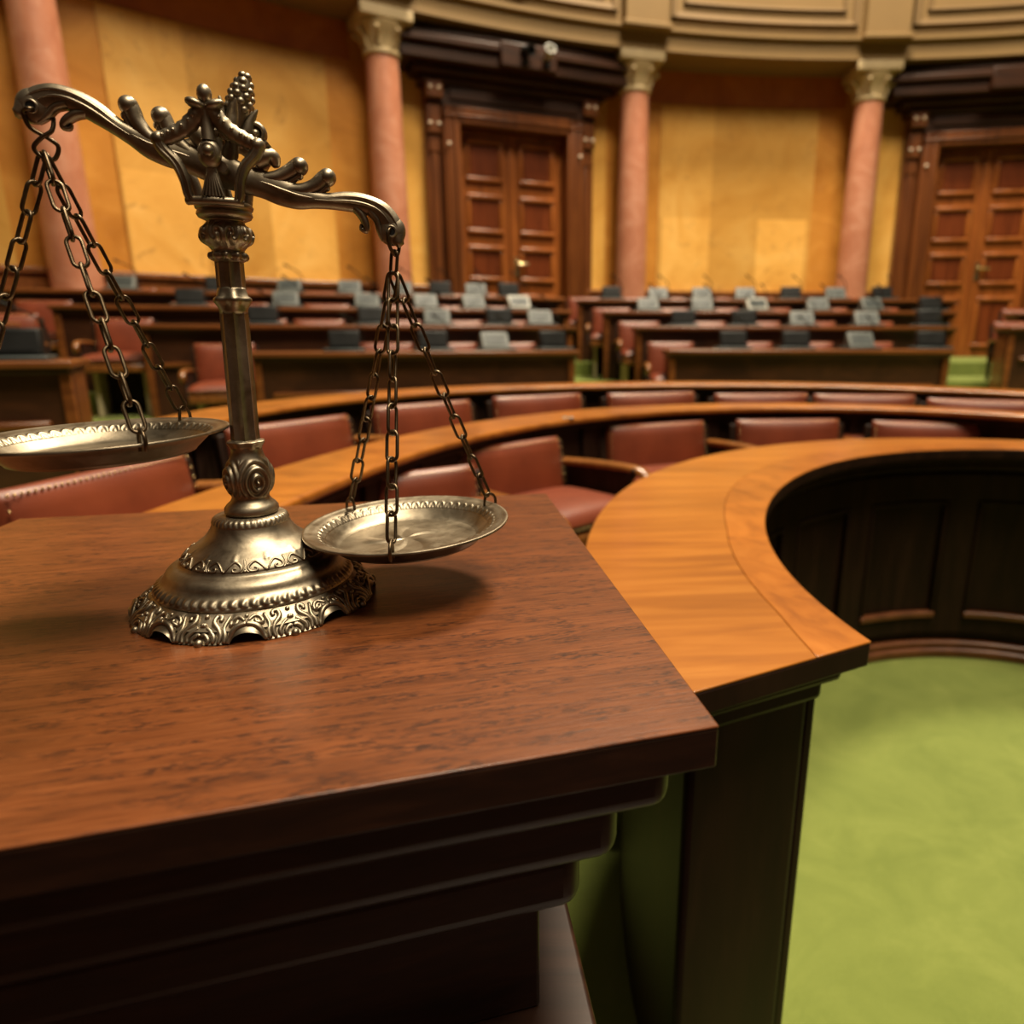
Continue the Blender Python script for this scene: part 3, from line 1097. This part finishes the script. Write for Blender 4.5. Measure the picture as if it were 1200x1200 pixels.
# ------------------------------------------------------------ balance scale
SX, SY = -.245, .52
S = tag(empty('balance_scale', (SX, SY, LZ)), 'antique bronze balance scale with two hanging pans on the lectern', 'balance scale')
BZ = M['bronze']


def curl_relief(u, v, k):
    """relief of acanthus curls in a strip; u in cells, v 0..1"""
    a = u % 1.0 * 2 - 1
    s = 1 if int(math.floor(u)) % 2 == 0 else -1
    b = v * 2 - 1
    d = math.hypot(a, b * .9)
    ang = math.atan2(b, a * s)
    return math.cos(k * d - 2.0 * ang) * max(0, 1.15 - d)


def smoothstep(a, b, x):
    t = min(1, max(0, (x - a) / (b - a)))
    return t * t * (3 - 2 * t)


# base: skirt, bells, plate
def base_skirt():
    n = 22

    def surf(th, t, o=0.0):
        r = .0905 - .0185 * t ** .8 + .0035 * math.sin(t * PI) + o
        w = (th / (2 * PI) * 9 + .3) % 1.0
        arch = max(0, 1 - ((w - .5) / .17) ** 2)
        z = .0006 + .0168 * t + .0074 * math.sqrt(arch) * (1 - t)
        return (r * math.cos(th), r * math.sin(th), z)
    N_ = 540
    vs, fs = [], []
    for i in range(N_):
        for k in range(n + 1):
            vs.append(surf(2 * PI * i / N_, k / n))
    for i in range(N_):
        j = (i + 1) % N_
        for k in range(n):
            fs.append((i * (n + 1) + k, j * (n + 1) + k, j * (n + 1) + k + 1, i * (n + 1) + k + 1))
    mb = MB().add(vs, fs)
    mb.lathe([(.0865, .0085), (.070, .016)], 120, caps=False)
    P = 2 * PI / 9

    def path(c, pts, r0, r1, m=4):
        pts = catmull(pts, m)
        r0, r1 = r0 * 1.4, r1 * 1.4
        q = [surf(c + x * P, y, .0008) for x, y in pts]
        L = len(q)
        mb.tube(q, [(r0 + (r1 - r0) * i / (L - 1)) * (.45 + .55 * math.sin(PI * min(1, (i + 1) / (L * .5)) / 2)) for i in range(L)], 8)
    for q in range(9):
        c = (q + .2) * P                      # middle of each arch
        for s in (-1, 1):
            # moulded lip round the arch with a scroll above it
            path(c, [(s * .20, .03), (s * .175, .22), (s * .10, .40), (s * .0, .46)], .0016, .0014)
            path(c, [(s * .02, .60), (s * .09, .78), (s * .17, .72), (s * .17, .56), (s * .11, .54), (s * .10, .64)], .0013, .0010)
            path(c, [(s * .24, .05), (s * .23, .30), (s * .25, .55), (s * .20, .86)], .0017, .0008)
            path(c, [(s * .30, .04), (s * .28, .28), (s * .31, .50), (s * .38, .70), (s * .36, .88), (s * .30, .84), (s * .31, .74)], .0016, .0011)
            path(c, [(s * .36, .06), (s * .35, .25), (s * .40, .45), (s * .45, .55)], .0015, .0009)
            path(c, [(s * .42, .03), (s * .41, .18), (s * .46, .34), (s * .49, .30)], .0014, .0010)
            mb.ball(surf(c + s * .49 * P, .62, .0006), .0019, 8)
        mb.ball(surf(c + .5 * P, .05, .0012), .0030, 10)
        mb.ball(surf(c + .5 * P, .86, .0006), .0018, 8)
        mb.ball(surf(c, .78, .0006), .0016, 8)
    return mb


base = base_skirt().build('base', BZ, S, smooth=180)


def bead_rel(cnt, amp, k0, k1):
    def rel(th, r, z, k):
        if k0 <= k <= k1:
            t = (k - k0) / max(1, k1 - k0)
            r = r + amp * math.sin(PI * t) * (.5 + .5 * math.cos(th * cnt + 1.2 * math.sin(PI * t)))
        return r, z
    return rel


mb = MB()
pr = [(.0705, .0160), (.0735, .0165), (.0740, .0180), (.0725, .0192)] + [(.0722 - .0040 * t / 8, .0194 + .0052 * t / 8) for t in range(9)] + [(.0668, .0256), (.0655, .0275)]
pr += catmull([(.0655, .0275), (.0632, .0315), (.0590, .0345), (.0545, .0362), (.0528, .0385)], 5)[1:]
mb.lathe(pr, 360, rel=bead_rel(64, .0022, 3, 12), caps=False)
mb.build('lower_bell', BZ, base, smooth=180)
mb = MB()
orn = catmull([(.0522, .0382), (.0515, .0400), (.0490, .0430), (.0455, .0465)], 8)
up = catmull([(.0455, .0465), (.0400, .0505), (.0345, .0550), (.0305, .0600), (.0285, .0640), (.0282, .0655)], 6)[1:]
top = [(.0278, .0662), (.0268, .0690), (.0248, .0705), (.0180, .0712), (.012, .0713)]
full = orn + up + top
no = len(orn)


def rel_orn(th, r, z, k):
    if 3 <= k < no + 4:
        t = min(1, (k - 3) / (no - 3))
        u = th / (2 * PI) * 26
        r += .0009 * max(0, math.cos(th * 13)) ** 8 * smoothstep(.5, 1, t) * (1 if k < no else .6)
    if no + len(up) <= k <= no + len(up) + 2:
        r += .0006 * (.5 + .5 * math.cos(th * 40))
    return r, z


mb.lathe(full, 420, rel=rel_orn, caps=False)


def osurf(th, t, o=.0003):
    f = t * (no - 1)
    i = min(no - 2, int(f))
    f -= i
    r, z = [orn[i][q] * (1 - f) + orn[i + 1][q] * f for q in (0, 1)]
    return ((r + o) * math.cos(th), (r + o) * math.sin(th), z + o * .6)


for q in range(22):
    c, w = 2 * PI * q / 22, 2 * PI / 22
    for s in ((1,) if q % 2 else (-1,)):
        pts_ = catmull([(-.48, .18), (-.30, .60), (.0, .85), (.32, .62), (.26, .26), (-.02, .24), (-.08, .48), (.08, .52)], 4)
        mb.tube([osurf(c + s * x * w, y) for x, y in pts_], [.0010 * (.6 + .4 * math.sin(PI * i / len(pts_))) for i in range(len(pts_))], 8)
        pts_ = catmull([(.30, .12), (.42, .30), (.50, .62), (.46, .98)], 3)
        mb.tube([osurf(c + s * x * w, y) for x, y in pts_], [.0009 - .00004 * i for i in range(len(pts_))], 8)
    mb.ball(osurf(c + .5 * w, .25), .0012, 8)
mb.build('upper_bell', BZ, base, smooth=180)

# stem group leans a little, like the old piece in the picture
LEAN = .024
LT = Matrix(((1, 0, LEAN, 0), (0, 1, 0, 0), (0, 0, 1, 0), (0, 0, 0, 1)))


def z_at(z):
    return Matrix.Translation((0, 0, 0))


mb = MB()
pr = [(.0120, .0705), (.0185, .0712), (.0198, .0735), (.0196, .0765), (.0178, .0790), (.0150, .0815)]
pr += catmull([(.0136, .0840), (.0138, .0870), (.0160, .0925), (.0172, .0985), (.0166, .1050), (.0146, .1110), (.0125, .1160), (.0114, .1200), (.0116, .1235), (.0132, .1262), (.0136, .1276), (.0120, .1284), (.0098, .1290)], 6)
kb0 = 10


def rel_bal(th, r, z, k):
    if .085 < z < .116:
        t = (z - .085) / .031
        a = (th / (2 * PI) * 4) % 1.0 * 2 - 1
        d = math.hypot(a * 1.05, (t - .38) * 1.75)
        env = smoothstep(0, .12, t) * smoothstep(1, .85, t)
        r += .0016 * math.cos(d * 19) * env * (1 if d < .95 else .5)
        r += .0010 * (1 - smoothstep(0, .22, d)) * env
    if .1225 < z < .1285:
        r += .0006 * math.cos(th * 8)
    return r, z


mb.lathe(pr, 160, M=LT, rel=rel_bal)
mb.build('baluster', BZ, S, smooth=180)


def flute(th, r, z, k):
    return r + .0004 - .0017 * abs(math.cos(th * 4.0)) ** .8, z


mb = MB()
pr = [(.0098, .1285), (.0100, .131)] + [(.0098 - .0006 * t / 12, .132 + .1245 * t / 12) for t in range(13)] + [(.0090, .2585)]
mb.lathe(pr, 128, M=LT, rel=flute)
mb.build('pole', BZ, S, smooth=50)
mb = MB()
pr = [(.0090, .2210), (.0098, .2235), (.0104, .2262), (.0124, .2290), (.0131, .2305), (.0126, .2322), (.0105, .2335), (.0098, .2380), (.0090, .2395)]
mb.lathe(pr, 96, M=LT, rel=lambda th, r, z, k: (r + (.0010 * math.cos(th * 6) if 2 <= k <= 6 else 0), z))
mb.build('pole_ring', BZ, S, smooth=180)
mb = MB()
pr = catmull([(.0088, .2565), (.0112, .2578), (.0128, .2600), (.0124, .2622), (.0108, .2640), (.0120, .2662), (.0160, .2700), (.0172, .2745), (.0160, .2790), (.0132, .2822), (.0122, .2838)], 5)
pr += [(.0140, .2846), (.0172, .2860), (.0184, .2880), (.0180, .2898), (.0168, .2906), (.0186, .2916), (.0192, .2936), (.0178, .2955), (.0150, .2962), (.004, .2966)]


def rel_cap(th, r, z, k):
    if .2578 < z < .263:
        r += .0011 * math.cos(th * 10)
    if .266 < z < .283:
        t = (z - .266) / .017
        r += .0016 * curl_relief(th / (2 * PI) * 10, t, 7)
    return r, z


mb.lathe(pr, 200, M=LT, rel=rel_cap)
mb.build('pole_capital', BZ, S, smooth=180)

# beam frame (beam plane vertical, turned 15 degrees, tilted 17 degrees)
PH, TA, HL = .267, .2944, .1147
C0 = Vector((-.234 - SX, 0, H + .1083 - LZ))
dx_ = Vector((math.cos(TA) * math.cos(PH), math.cos(TA) * math.sin(PH), -math.sin(TA)))
dz_ = Vector((math.sin(TA) * math.cos(PH), math.sin(TA) * math.sin(PH), math.cos(TA)))
dy_ = dz_.cross(dx_)
BM = Matrix(((dx_.x, dy_.x, dz_.x, C0.x), (dx_.y, dy_.y, dz_.y, C0.y), (dx_.z, dy_.z, dz_.z, C0.z), (0, 0, 0, 1))) @ Matrix.Diagonal((.001, .001, .001, 1))
mb = MB()
for s in (-1, 1):
    # main arm: top and bottom contours in millimetres from the pivot
    tp = [(0, 9), (14, 11), (26, 11.5), (38, 11), (50, 10), (60, 9.8), (70, 11.8), (80, 16.2), (90, 18.9), (100, 19.3), (109, 17.6), (116, 13.6), (121, 8.4), (124.2, 2.5), (124.6, -3)]
    bt = [(0, -9), (12, -8), (24, -7), (34, -7.6), (45, -6.2), (56, -2.2), (67, .9), (77, 3.2), (86, 5.2), (95, 6.0), (101, 4.6), (106, 1.2), (110.5, -3.6), (114.5, -8), (119.5, -9.2)]
    T_, B_ = catmull(tp, 5), catmull(bt, 5)
    cen = [(s * (a[0] + b[0]) / 2, 0, (a[1] + b[1]) / 2) for a, b in zip(T_, B_)]
    rad = [math.hypot(a[0] - b[0], a[1] - b[1]) / 2 for a, b in zip(T_, B_)]
    n = len(cen)
    thick = [(5.6 - 1.2 * i / n) / r for i, r in enumerate(rad)]
    cen.append((s * 122.6, 0, -9.0)); rad.append(1.0); thick.append(2.0)
    mb.tube(cen, rad, 24, M=BM, flat=(1.0, thick), up=(0, 1, 0))
    mb.ball((s * 115.2, 0, 1.0), 10.2, 20, M=BM, sc=(1, .5, 1.05))
    # ribs along the arm sides
    for yy in (-1, 1):
        for off_, lo, hi in ((.45, 60, 117), (-.1, 56, 113), (.05, 16, 60)):
            seg = [(s * ((a[0] + b[0]) / 2 + off_ * (a[0] - b[0]) / 2), yy * (4.9 if off_ < .3 else 4.3), (a[1] + b[1]) / 2 + off_ * (a[1] - b[1]) / 2) for a, b in zip(T_, B_) if lo < (a[0] + b[0]) / 2 < hi]
            rr = [1.1 * math.sin(PI * (i + .6) / (len(seg) + .2)) + .15 for i in range(len(seg))]
            mb.tube(seg, rr, 8, M=BM)
    # drooping leaf lobes under the arm end
    lobe = catmull([(86, 0, 8), (92, 0, 4.5), (96.5, 0, -1), (97.5, 0, -5.0), (94, 0, -4.8), (93, 0, -1.5)], 5)
    mb.tube([(s * x, y, z) for x, y, z in lobe], [2.8, 3.0, 3.2, 3.2, 3.2, 3.2, 3.1, 3.0, 3.0, 2.9, 2.8, 2.7, 2.5, 2.4, 2.2, 2.1, 2.0, 1.8, 1.7, 1.6, 1.5, 1.4, 1.3, 1.1, .9, .7][:len(lobe)], 12, M=BM, flat=(1, 1.5), up=(0, 1, 0))
    lobe = catmull([(97, 0, 9), (103, 0, 5), (106, 0, -.5), (108.5, 0, -4.5), (111, 0, -7.5)], 5)
    mb.tube([(s * x, y, z) for x, y, z in lobe], [3.2 - .08 * i for i in range(len(lobe))], 12, M=BM, flat=(1, 1.6), up=(0, 1, 0))
    # acanthus scrolls rising from the arm
    for path, r0, r1 in (([(30, 0, 2), (40, 0, 4), (50, 0, 7.5), (57, 0, 13), (61, 0, 19), (63.5, 0, 22)], 4.4, 5.6), ([(16, 0, 4), (24, 0, 6), (32, 0, 10), (38, 0, 15.5), (42, 0, 20.5), (44, 0, 22.5)], 4.2, 5.6)):
        P_ = catmull(path, 6)
        rr = [r0 + (r1 - r0) * i / len(P_) for i in range(len(P_))]
        mb.tube([(s * x, y, z) for x, y, z in P_], rr, 16, M=BM, flat=(1, 1.1), up=(0, 1, 0))
        ex, ez = path[-1][0], path[-1][2]
        mb.ball((s * (ex + .3), 0, ez - .6), 6.2, 16, M=BM, sc=(1, 1.15, 1.0))
        for k, dd in enumerate((5.2,)):
            Q = [(s * (x + dd * .6), 0, z - dd) for x, y, z in P_[: int(len(P_) * .86)]]
            mb.tube(Q, [2.6 - .02 * i for i in range(len(Q))], 12, M=BM, flat=(1, 1.5), up=(0, 1, 0))
            mb.ball((Q[-1][0], 0, Q[-1][2]), 2.8, 10, M=BM, sc=(1, 1.3, 1))
            for yy in (-1, 1):
                G = [(s * x, yy * 4.0, z) for x, y, z in P_[2:-3]]
                mb.tube(G, [1.2 * math.sin(PI * (i + .5) / len(G)) + .1 for i in range(len(G))], 8, M=BM)
mb.tube([(-16, 0, 1), (0, 0, 2), (16, 0, 1)], [9, 11, 9], 24, M=BM, flat=(1, .55), up=(0, 1, 0))
# volutes beside the finial
for s in (-1, 1):
    sp = []
    for i in range(34):
        a = -PI * .9 + i * .30
        rr = 9.2 * (1 - i / 44)
        sp.append((s * (13.5 - rr * math.cos(a) * 1.0), 0, 32 + rr * math.sin(a)))
    mb.tube(sp, [2.9 - .04 * i for i in range(34)], 12, M=BM, flat=(1, 2.2), up=(0, 1, 0))
    mb.ball((s * 13.5, 0, 32), 3.6, 12, M=BM, sc=(1, 1.9, 1))
    sh = catmull([(16, 0, 14), (22, 0, 20), (27, 0, 21), (30, 0, 16)], 5)
    mb.tube([(s * x, y, z) for x, y, z in sh], [5.5, 6, 6.3, 6.5, 6.5, 6.5, 6.4, 6.2, 6, 5.6, 5.2, 4.6, 4, 3.4, 2.8, 2][:len(sh)], 14, M=BM, flat=(1, 1.2), up=(0, 1, 0))
beam = mb.build('beam', BZ, S, smooth=70)
# rivet holes at the ends of the beam
for s in (-1, 1):
    hb = MB()
    T = BM @ Matrix.Translation((s * HL * 1000, 0, 0)) @ Matrix.Rotation(R(90), 4, 'X')
    hb.lathe([(2.9, -5.5), (3.9, -5.6), (4.3, -5.2), (4.3, 5.2), (3.9, 5.6), (2.9, 5.5), (2.9, -5.5)], 24, M=T, caps=False)
    eye = hb.build('beam_eye', BZ, beam, smooth=40)
    MB().lathe([(.001, -5.2), (3.0, -5.2), (3.0, 5.2), (.001, 5.2)], 20, M=T).build('eye_bore_dark', M['black'], eye)  # solid black plug painted as the darkness inside the hole
# pinecone finial
fb = MB()
FX = 0
fb.lathe([(4, 8), (5.5, 14), (4.6, 20), (4.2, 24), (6.0, 29), (7.4, 36), (8.0, 43), (7.6, 51), (6.4, 58), (4.6, 63), (2.4, 66), (.01, 67)], 24, M=BM)
for row in range(6):
    zc = 43.5 + row * 4.3
    rr = (6.6, 6.8, 6.3, 5.3, 3.9, 2.0)[row]
    for q in range(7 if row < 4 else 4):
        a = 2 * PI * (q + .5 * (row % 2)) / (7 if row < 4 else 4)
        fb.ball((rr * math.cos(a), rr * math.sin(a), zc), 2.9, 10, M=BM, sc=(1, 1, .9))
for q in range(5):
    a = 2 * PI * q / 5 + .9
    pth = catmull([(4 * math.cos(a), 4 * math.sin(a), 22), (8.5 * math.cos(a), 8.5 * math.sin(a), 29), (9.6 * math.cos(a), 9.6 * math.sin(a), 38), (12.8 * math.cos(a), 12.8 * math.sin(a), 47)], 5)
    fb.tube(pth, [2.8, 3.4, 3.9, 4.2, 4.3, 4.3, 4.2, 4, 3.8, 3.5, 3.1, 2.7, 2.2, 1.7, 1.2, .6], 10, M=BM)
fb.build('finial', BZ, beam, smooth=60)

# yoke: two pierced frames, in front of and behind the beam
hx = Vector((math.cos(PH), math.sin(PH), 0))
hy = Vector((-math.sin(PH), math.cos(PH), 0))
for s in (-1, 1):
    o_ = Vector((LEAN * .32, 0, 0)) + hy * (.0175 * s)
    YM = Matrix(((hx.x, hy.x, LEAN, o_.x), (hx.y, hy.y, 0, o_.y), (0, 0, 1, 0), (0, 0, 0, 1))) @ Matrix.Diagonal((.001, .001, .001, 1))
    # x, y(local depth), z in mm; z measured from the lectern top
    YM = YM @ Matrix.Translation((-LEAN * 320 - 2.0, 0, 293)) @ Matrix.Diagonal((.90, 1, .915, 1)) @ Matrix.Translation((0, 0, -293))
    mb = MB()
    for q in (-1, 1):
        arm = catmull([(0, 0, 357), (q * 6, 0, 351), (q * 15, 0, 342), (q * 26, 0, 336), (q * 33, 0, 333)], 6)
        mb.tube(arm, [5.6 - .03 * i + .35 * math.sin(i * 2.1) for i in range(len(arm))], 14, M=YM, flat=(1.1, .8), up=(0, 1, 0))
        for i in range(7):
            t = i / 6
            pp = arm[int(8 + t * (len(arm) - 9))]
            mb.ball((pp[0], 3.6 * s, pp[2] + 1.6), 1.5, 8, M=YM)
        leg = catmull([(q * 34, 0, 334), (q * 31, 0, 327), (q * 23, -s * 0, 318), (q * 19, -s * 0, 308), (q * 17.5, -s * 1, 298), (q * 15, -s * 2, 293)], 6)
        mb.tube(leg, [4.8 - .05 * i for i in range(len(leg))], 14, M=YM, flat=(1, 1.0), up=(0, 1, 0))
        mb.ball((q * 33.2, 0, 333.2), 5.6, 14, M=YM, sc=(1, .95, 1))
        for yy in (-1, 1):
            mb.tube([(x + yy * 1.8, y + 3.6 * s, z) for x, y, z in leg[3:-2]], [1.0] * len(leg[3:-2]), 8, M=YM)
        # little petals of the crown
        mb.ball((q * 6.5, 3.0 * s, 357.5), 5.6, 12, M=YM @ Matrix.Translation((q * 6.5, 0, 357.5)) @ Matrix.Rotation(R(-18 * q), 4, 'Y') @ Matrix.Translation((-q * 6.5, 0, -357.5)), sc=(1.25, .9, .62))
    # centre rib, crown knob, boss and fan
    mb.tube([(0, 0, 360), (0, 0, 350), (0, .5 * s, 342), (0, 1 * s, 334)], [3.6, 4.2, 4.4, 5.0], 14, M=YM)
    mb.ball((0, 1.0 * s, 364.5), 5.2, 14, M=YM, sc=(1, 1, 1.25))
    mb.ball((0, 1.5 * s, 325.5), 8.4, 18, M=YM, sc=(1, .7, 1.15))
    mb.ball((0, 6.5 * s, 326.5), 4.0, 14, M=YM, sc=(1, .8, 1))
    mb.tube([(4.9 * math.cos(a * PI / 12), 5.8 * s, 326.5 + 5.4 * math.sin(a * PI / 12)) for a in range(24)], .9, 8, True, M=YM)
    fan = catmull([(0, 0, 317), (0, 0, 308), (0, -1 * s, 296)], 6)
    mb.tube(fan, [3.2 + .45 * i for i in range(len(fan))], 14, M=YM, flat=(1, .55), up=(0, 1, 0))
    for q in range(-3, 4):
        mb.tube([(q * .5, 2.2 * s, 316), (q * 1.5, 3.0 * s, 306), (q * 2.4, 3.4 * s, 297)], [.5, .9, 1.1], 8, M=YM)
    mb.tube([(-19, -3 * s, 294.2), (-14, 0, 294.2), (0, 1.5 * s, 294.2), (14, 0, 294.2), (19, -3 * s, 294.2)], 3.2, 12, M=YM)
    mb.build('yoke', BZ, S, smooth=60)
pv = MB()
pv.tube([tuple(BM @ Vector((0, -17, 2))), tuple(BM @ Vector((0, 17, 2)))], .0035, 14)
pv.build('pivot_pin', BZ, S)


# chains and pans
def wire_link(p, q, twist, length, width, r, name, parent, mat):
    p, q = Vector(p), Vector(q)
    t = (q - p).normalized()
    a = Vector((0, 1, 0)) if abs(t.y) < .9 else Vector((1, 0, 0))
    n1 = t.cross(a).normalized()
    n2 = t.cross(n1)
    side = n1 * math.cos(twist) + n2 * math.sin(twist)
    c = (p + q) / 2
    pts = []
    hl, hw = length / 2 - width / 2, width / 2 - r
    for k in range(9):
        ang = -PI / 2 + PI * k / 8
        pts.append(c + t * (hl + (width / 2 - r) * math.cos(ang)) + side * (hw * math.sin(ang)))
    for k in range(9):
        ang = PI / 2 + PI * k / 8
        pts.append(c + t * (-hl + (width / 2 - r) * math.cos(ang)) + side * (hw * math.sin(ang)))
    return MB().tube(pts, r, 8, True).build(name, mat, parent, smooth=60)


IR = M['iron']
PR = .0833


def pan_profile():
    top = catmull([(.0001, -.0150), (.030, -.0150), (.052, -.0148), (.0570, -.0142), (.0610, -.0118), (.0660, -.0072), (.0700, -.0036), (.0745, -.0014), (.0790, -.0004), (.0818, .0004), (.0833, .0002)], 6)
    bot = catmull([(.0835, -.0014), (.0800, -.0024), (.0745, -.0034), (.0700, -.0056), (.0655, -.0096), (.0600, -.0145), (.0560, -.0166), (.030, -.0168), (.0001, -.0168)], 5)
    return top + bot


PP = pan_profile()


def pan_rel(th, r, z, k):
    if k < 62:
        if .0660 < r < .0735:
            u = (th / (2 * PI) * 54) % 1.0 * 2 - 1
            v = (r - .0664) / .0064
            d = math.hypot(u * .95, v)
            z += .0008 * math.exp(-((d - .74) / .17) ** 2) + .0006 * math.exp(-(d / .26) ** 2)
        if r < .045 and z < -.012:
            x, y = r * math.cos(th), r * math.sin(th)
            d = math.hypot(x + .004, y)
            lobe = math.cos(5 * math.atan2(y, x + .004) + 90 * d)
            z += .0011 * max(0, lobe) * smoothstep(.042, .03, r) * smoothstep(.002, .010, r)
    return r, z


# dense grid of the dish floor so the relief shows
dense = []
for i in range(len(PP) - 1):
    (r0, z0), (r1, z1) = PP[i], PP[i + 1]
    m = 3 if i < 24 else (2 if i < 62 else 1)
    for k in range(m):
        dense.append((r0 + (r1 - r0) * k / m, z0 + (z1 - z0) * k / m))
dense.append(PP[-1])
ntop = sum(3 if i < 24 else 2 for i in range(60))


def pan_rel2(th, r, z, k):
    return pan_rel(th, r, z, 0 if k < ntop else 99)


for side in (-1, 1):
    end = BM @ Vector((side * HL * 1000, 0, 0))
    if side < 0:
        pc = Vector((-.331 - SX, .490 - SY, H - .0680 - LZ))
        angs_ = (-41, 77, 197)
        drop = .026
        tiltM = Matrix.Rotation(R(-1.2), 4, 'Y') @ Matrix.Rotation(R(.8), 4, 'X')
    else:
        pc = Vector((-.1282 - SX, .549 - SY, H - .1500 - LZ))
        angs_ = (38, 141, -86)
        drop = .029
        tiltM = Matrix.Rotation(R(-2.0), 4, 'Y') @ Matrix.Rotation(R(1.5), 4, 'X')
    PT = Matrix.Translation(pc) @ tiltM
    pan = MB().lathe(dense, 540, M=PT, rel=pan_rel2, caps=False).build('pan', BZ, S, smooth=75)
    bottom = end + (pc - end).normalized() * drop
    # hook
    hk = MB()
    v = (bottom - end)
    if side < 0:
        A = [end + Vector((.002, -.007, -.002)), end + Vector((-.0035, -.0055, -.004)), end + Vector((-.002, -.004, -.012)), end + Vector((.006, .0, -.0175)), end + Vector((.0095, .003, -.022)), end + Vector((.006, .002, -.0295)), end + Vector((.0, -.001, -.0285)), end + Vector((-.0025, -.003, -.0235)), end + Vector((.003, -.002, -.0175)), end + Vector((.0085, .001, -.0125)), end + Vector((.0085, .004, -.004)), end + Vector((.003, .006, -.0015))]
        hk.tube(catmull([tuple(a) for a in A], 6, True), .0014, 8, True)
        hk.build('hook', IR, S, smooth=60)
    else:
        hk.tube(catmull([tuple(end + Vector(a)) for a in ((0, -.0065, .0005), (.0022, 0, .002), (.0042, .0062, -.003), (.0046, .003, -.012), (.003, 0, -.0165), (.0005, -.004, -.013), (-.001, -.0072, -.006))], 6, True), .0014, 8, True)
        hk.build('hook', IR, S, smooth=60)
        wire_link(end + Vector((.002, 0, -.0135)), bottom, .5, .019, .0085, .0013, 'hook_link', S, IR)
    NL = 10
    for a in angs_:
        att = PT @ Vector((.0762 * math.cos(R(a)), .0762 * math.sin(R(a)), -.0012))
        od = PT.to_3x3() @ Vector((math.cos(R(a)), math.sin(R(a)), 0))
        hang = att + Vector((0, 0, .0095)) + od * .0022
        top_ = bottom + (att - bottom).normalized() * .001
        ch = empty('chain', (0, 0, 0), 0, S)
        dirv = hang - top_
        pitch = dirv.length / NL
        sag = Vector((0, 0, -.0015))
        tw0 = random.uniform(.2, 1.0)
        for i in range(NL):
            f0, f1 = i / NL, (i + 1) / NL
            q0 = top_ + dirv * f0 + sag * math.sin(PI * f0)
            q1 = top_ + dirv * f1 + sag * math.sin(PI * f1)
            wire_link(q0, q1, tw0 + (PI / 2) * (i % 2) + random.uniform(-.25, .25), pitch + .0050, .0112, .00128, 'link', ch, IR)
        up_ = Vector((0, 0, 1))
        hkp = catmull([tuple(att - up_ * .0045 - od * .0008), tuple(att - od * .0012 + up_ * .0015), tuple(att + od * .0 + up_ * .0078), tuple(hang + up_ * .0008), tuple(att + od * .0070 + up_ * .0088), tuple(att + od * .0100 + up_ * .0052), tuple(att + od * .0104 + up_ * .0002), tuple(att + od * .0090 - up_ * .0030)], 5)
        MB().tube(hkp, .0013, 8).build('rim_hook', IR, ch, smooth=60)

# ------------------------------------------------------------ light, camera
def area(name, loc, target, size, power, color, shape='DISK', size_y=None):
    l = bpy.data.lights.new(name, 'AREA')
    l.shape = shape
    l.size = size
    if size_y:
        l.size_y = size_y
    l.energy = power
    l.color = color
    o = bpy.data.objects.new(name, l)
    COL.objects.link(o)
    o.location = loc
    o.rotation_euler = (Vector(target) - Vector(loc)).to_track_quat('-Z', 'Y').to_euler()
    return o


area('skylight', (3.73, -1.0, 14.5), (3.73, -1.0, 0), 7.0, 3500, (1.0, .85, .62))
area('skylight', (1.9, 6.8, 11.5), (1.9, 6.8, 0), 2.4, 2150, (1.0, .85, .62))

wd = bpy.data.worlds.new('hall')
bpy.context.scene.world = wd
wd.use_nodes = True
bg = wd.node_tree.nodes['Background']
bg.inputs[0].default_value = (1.0, .80, .55, 1)
bg.inputs[1].default_value = .05

cam = bpy.data.cameras.new('camera')
cam.sensor_width = 36
cam.lens = 800 / 1200 * 36
cam.shift_x = -58 / 1200
cam.clip_start = .01
cam.dof.use_dof = True
cam.dof.focus_distance = .52
cam.dof.aperture_fstop = 4.6
co = bpy.data.objects.new('camera', cam)
COL.objects.link(co)
co.location = (0, 0, H)
co.rotation_euler = (PI / 2 - math.atan(207 / 800), 0, 0)
sc = bpy.context.scene
sc.camera = co
sc.view_settings.view_transform = 'Standard'
sc.view_settings.look = 'None'
sc.view_settings.gamma = 1
sc.view_settings.exposure = -0.1
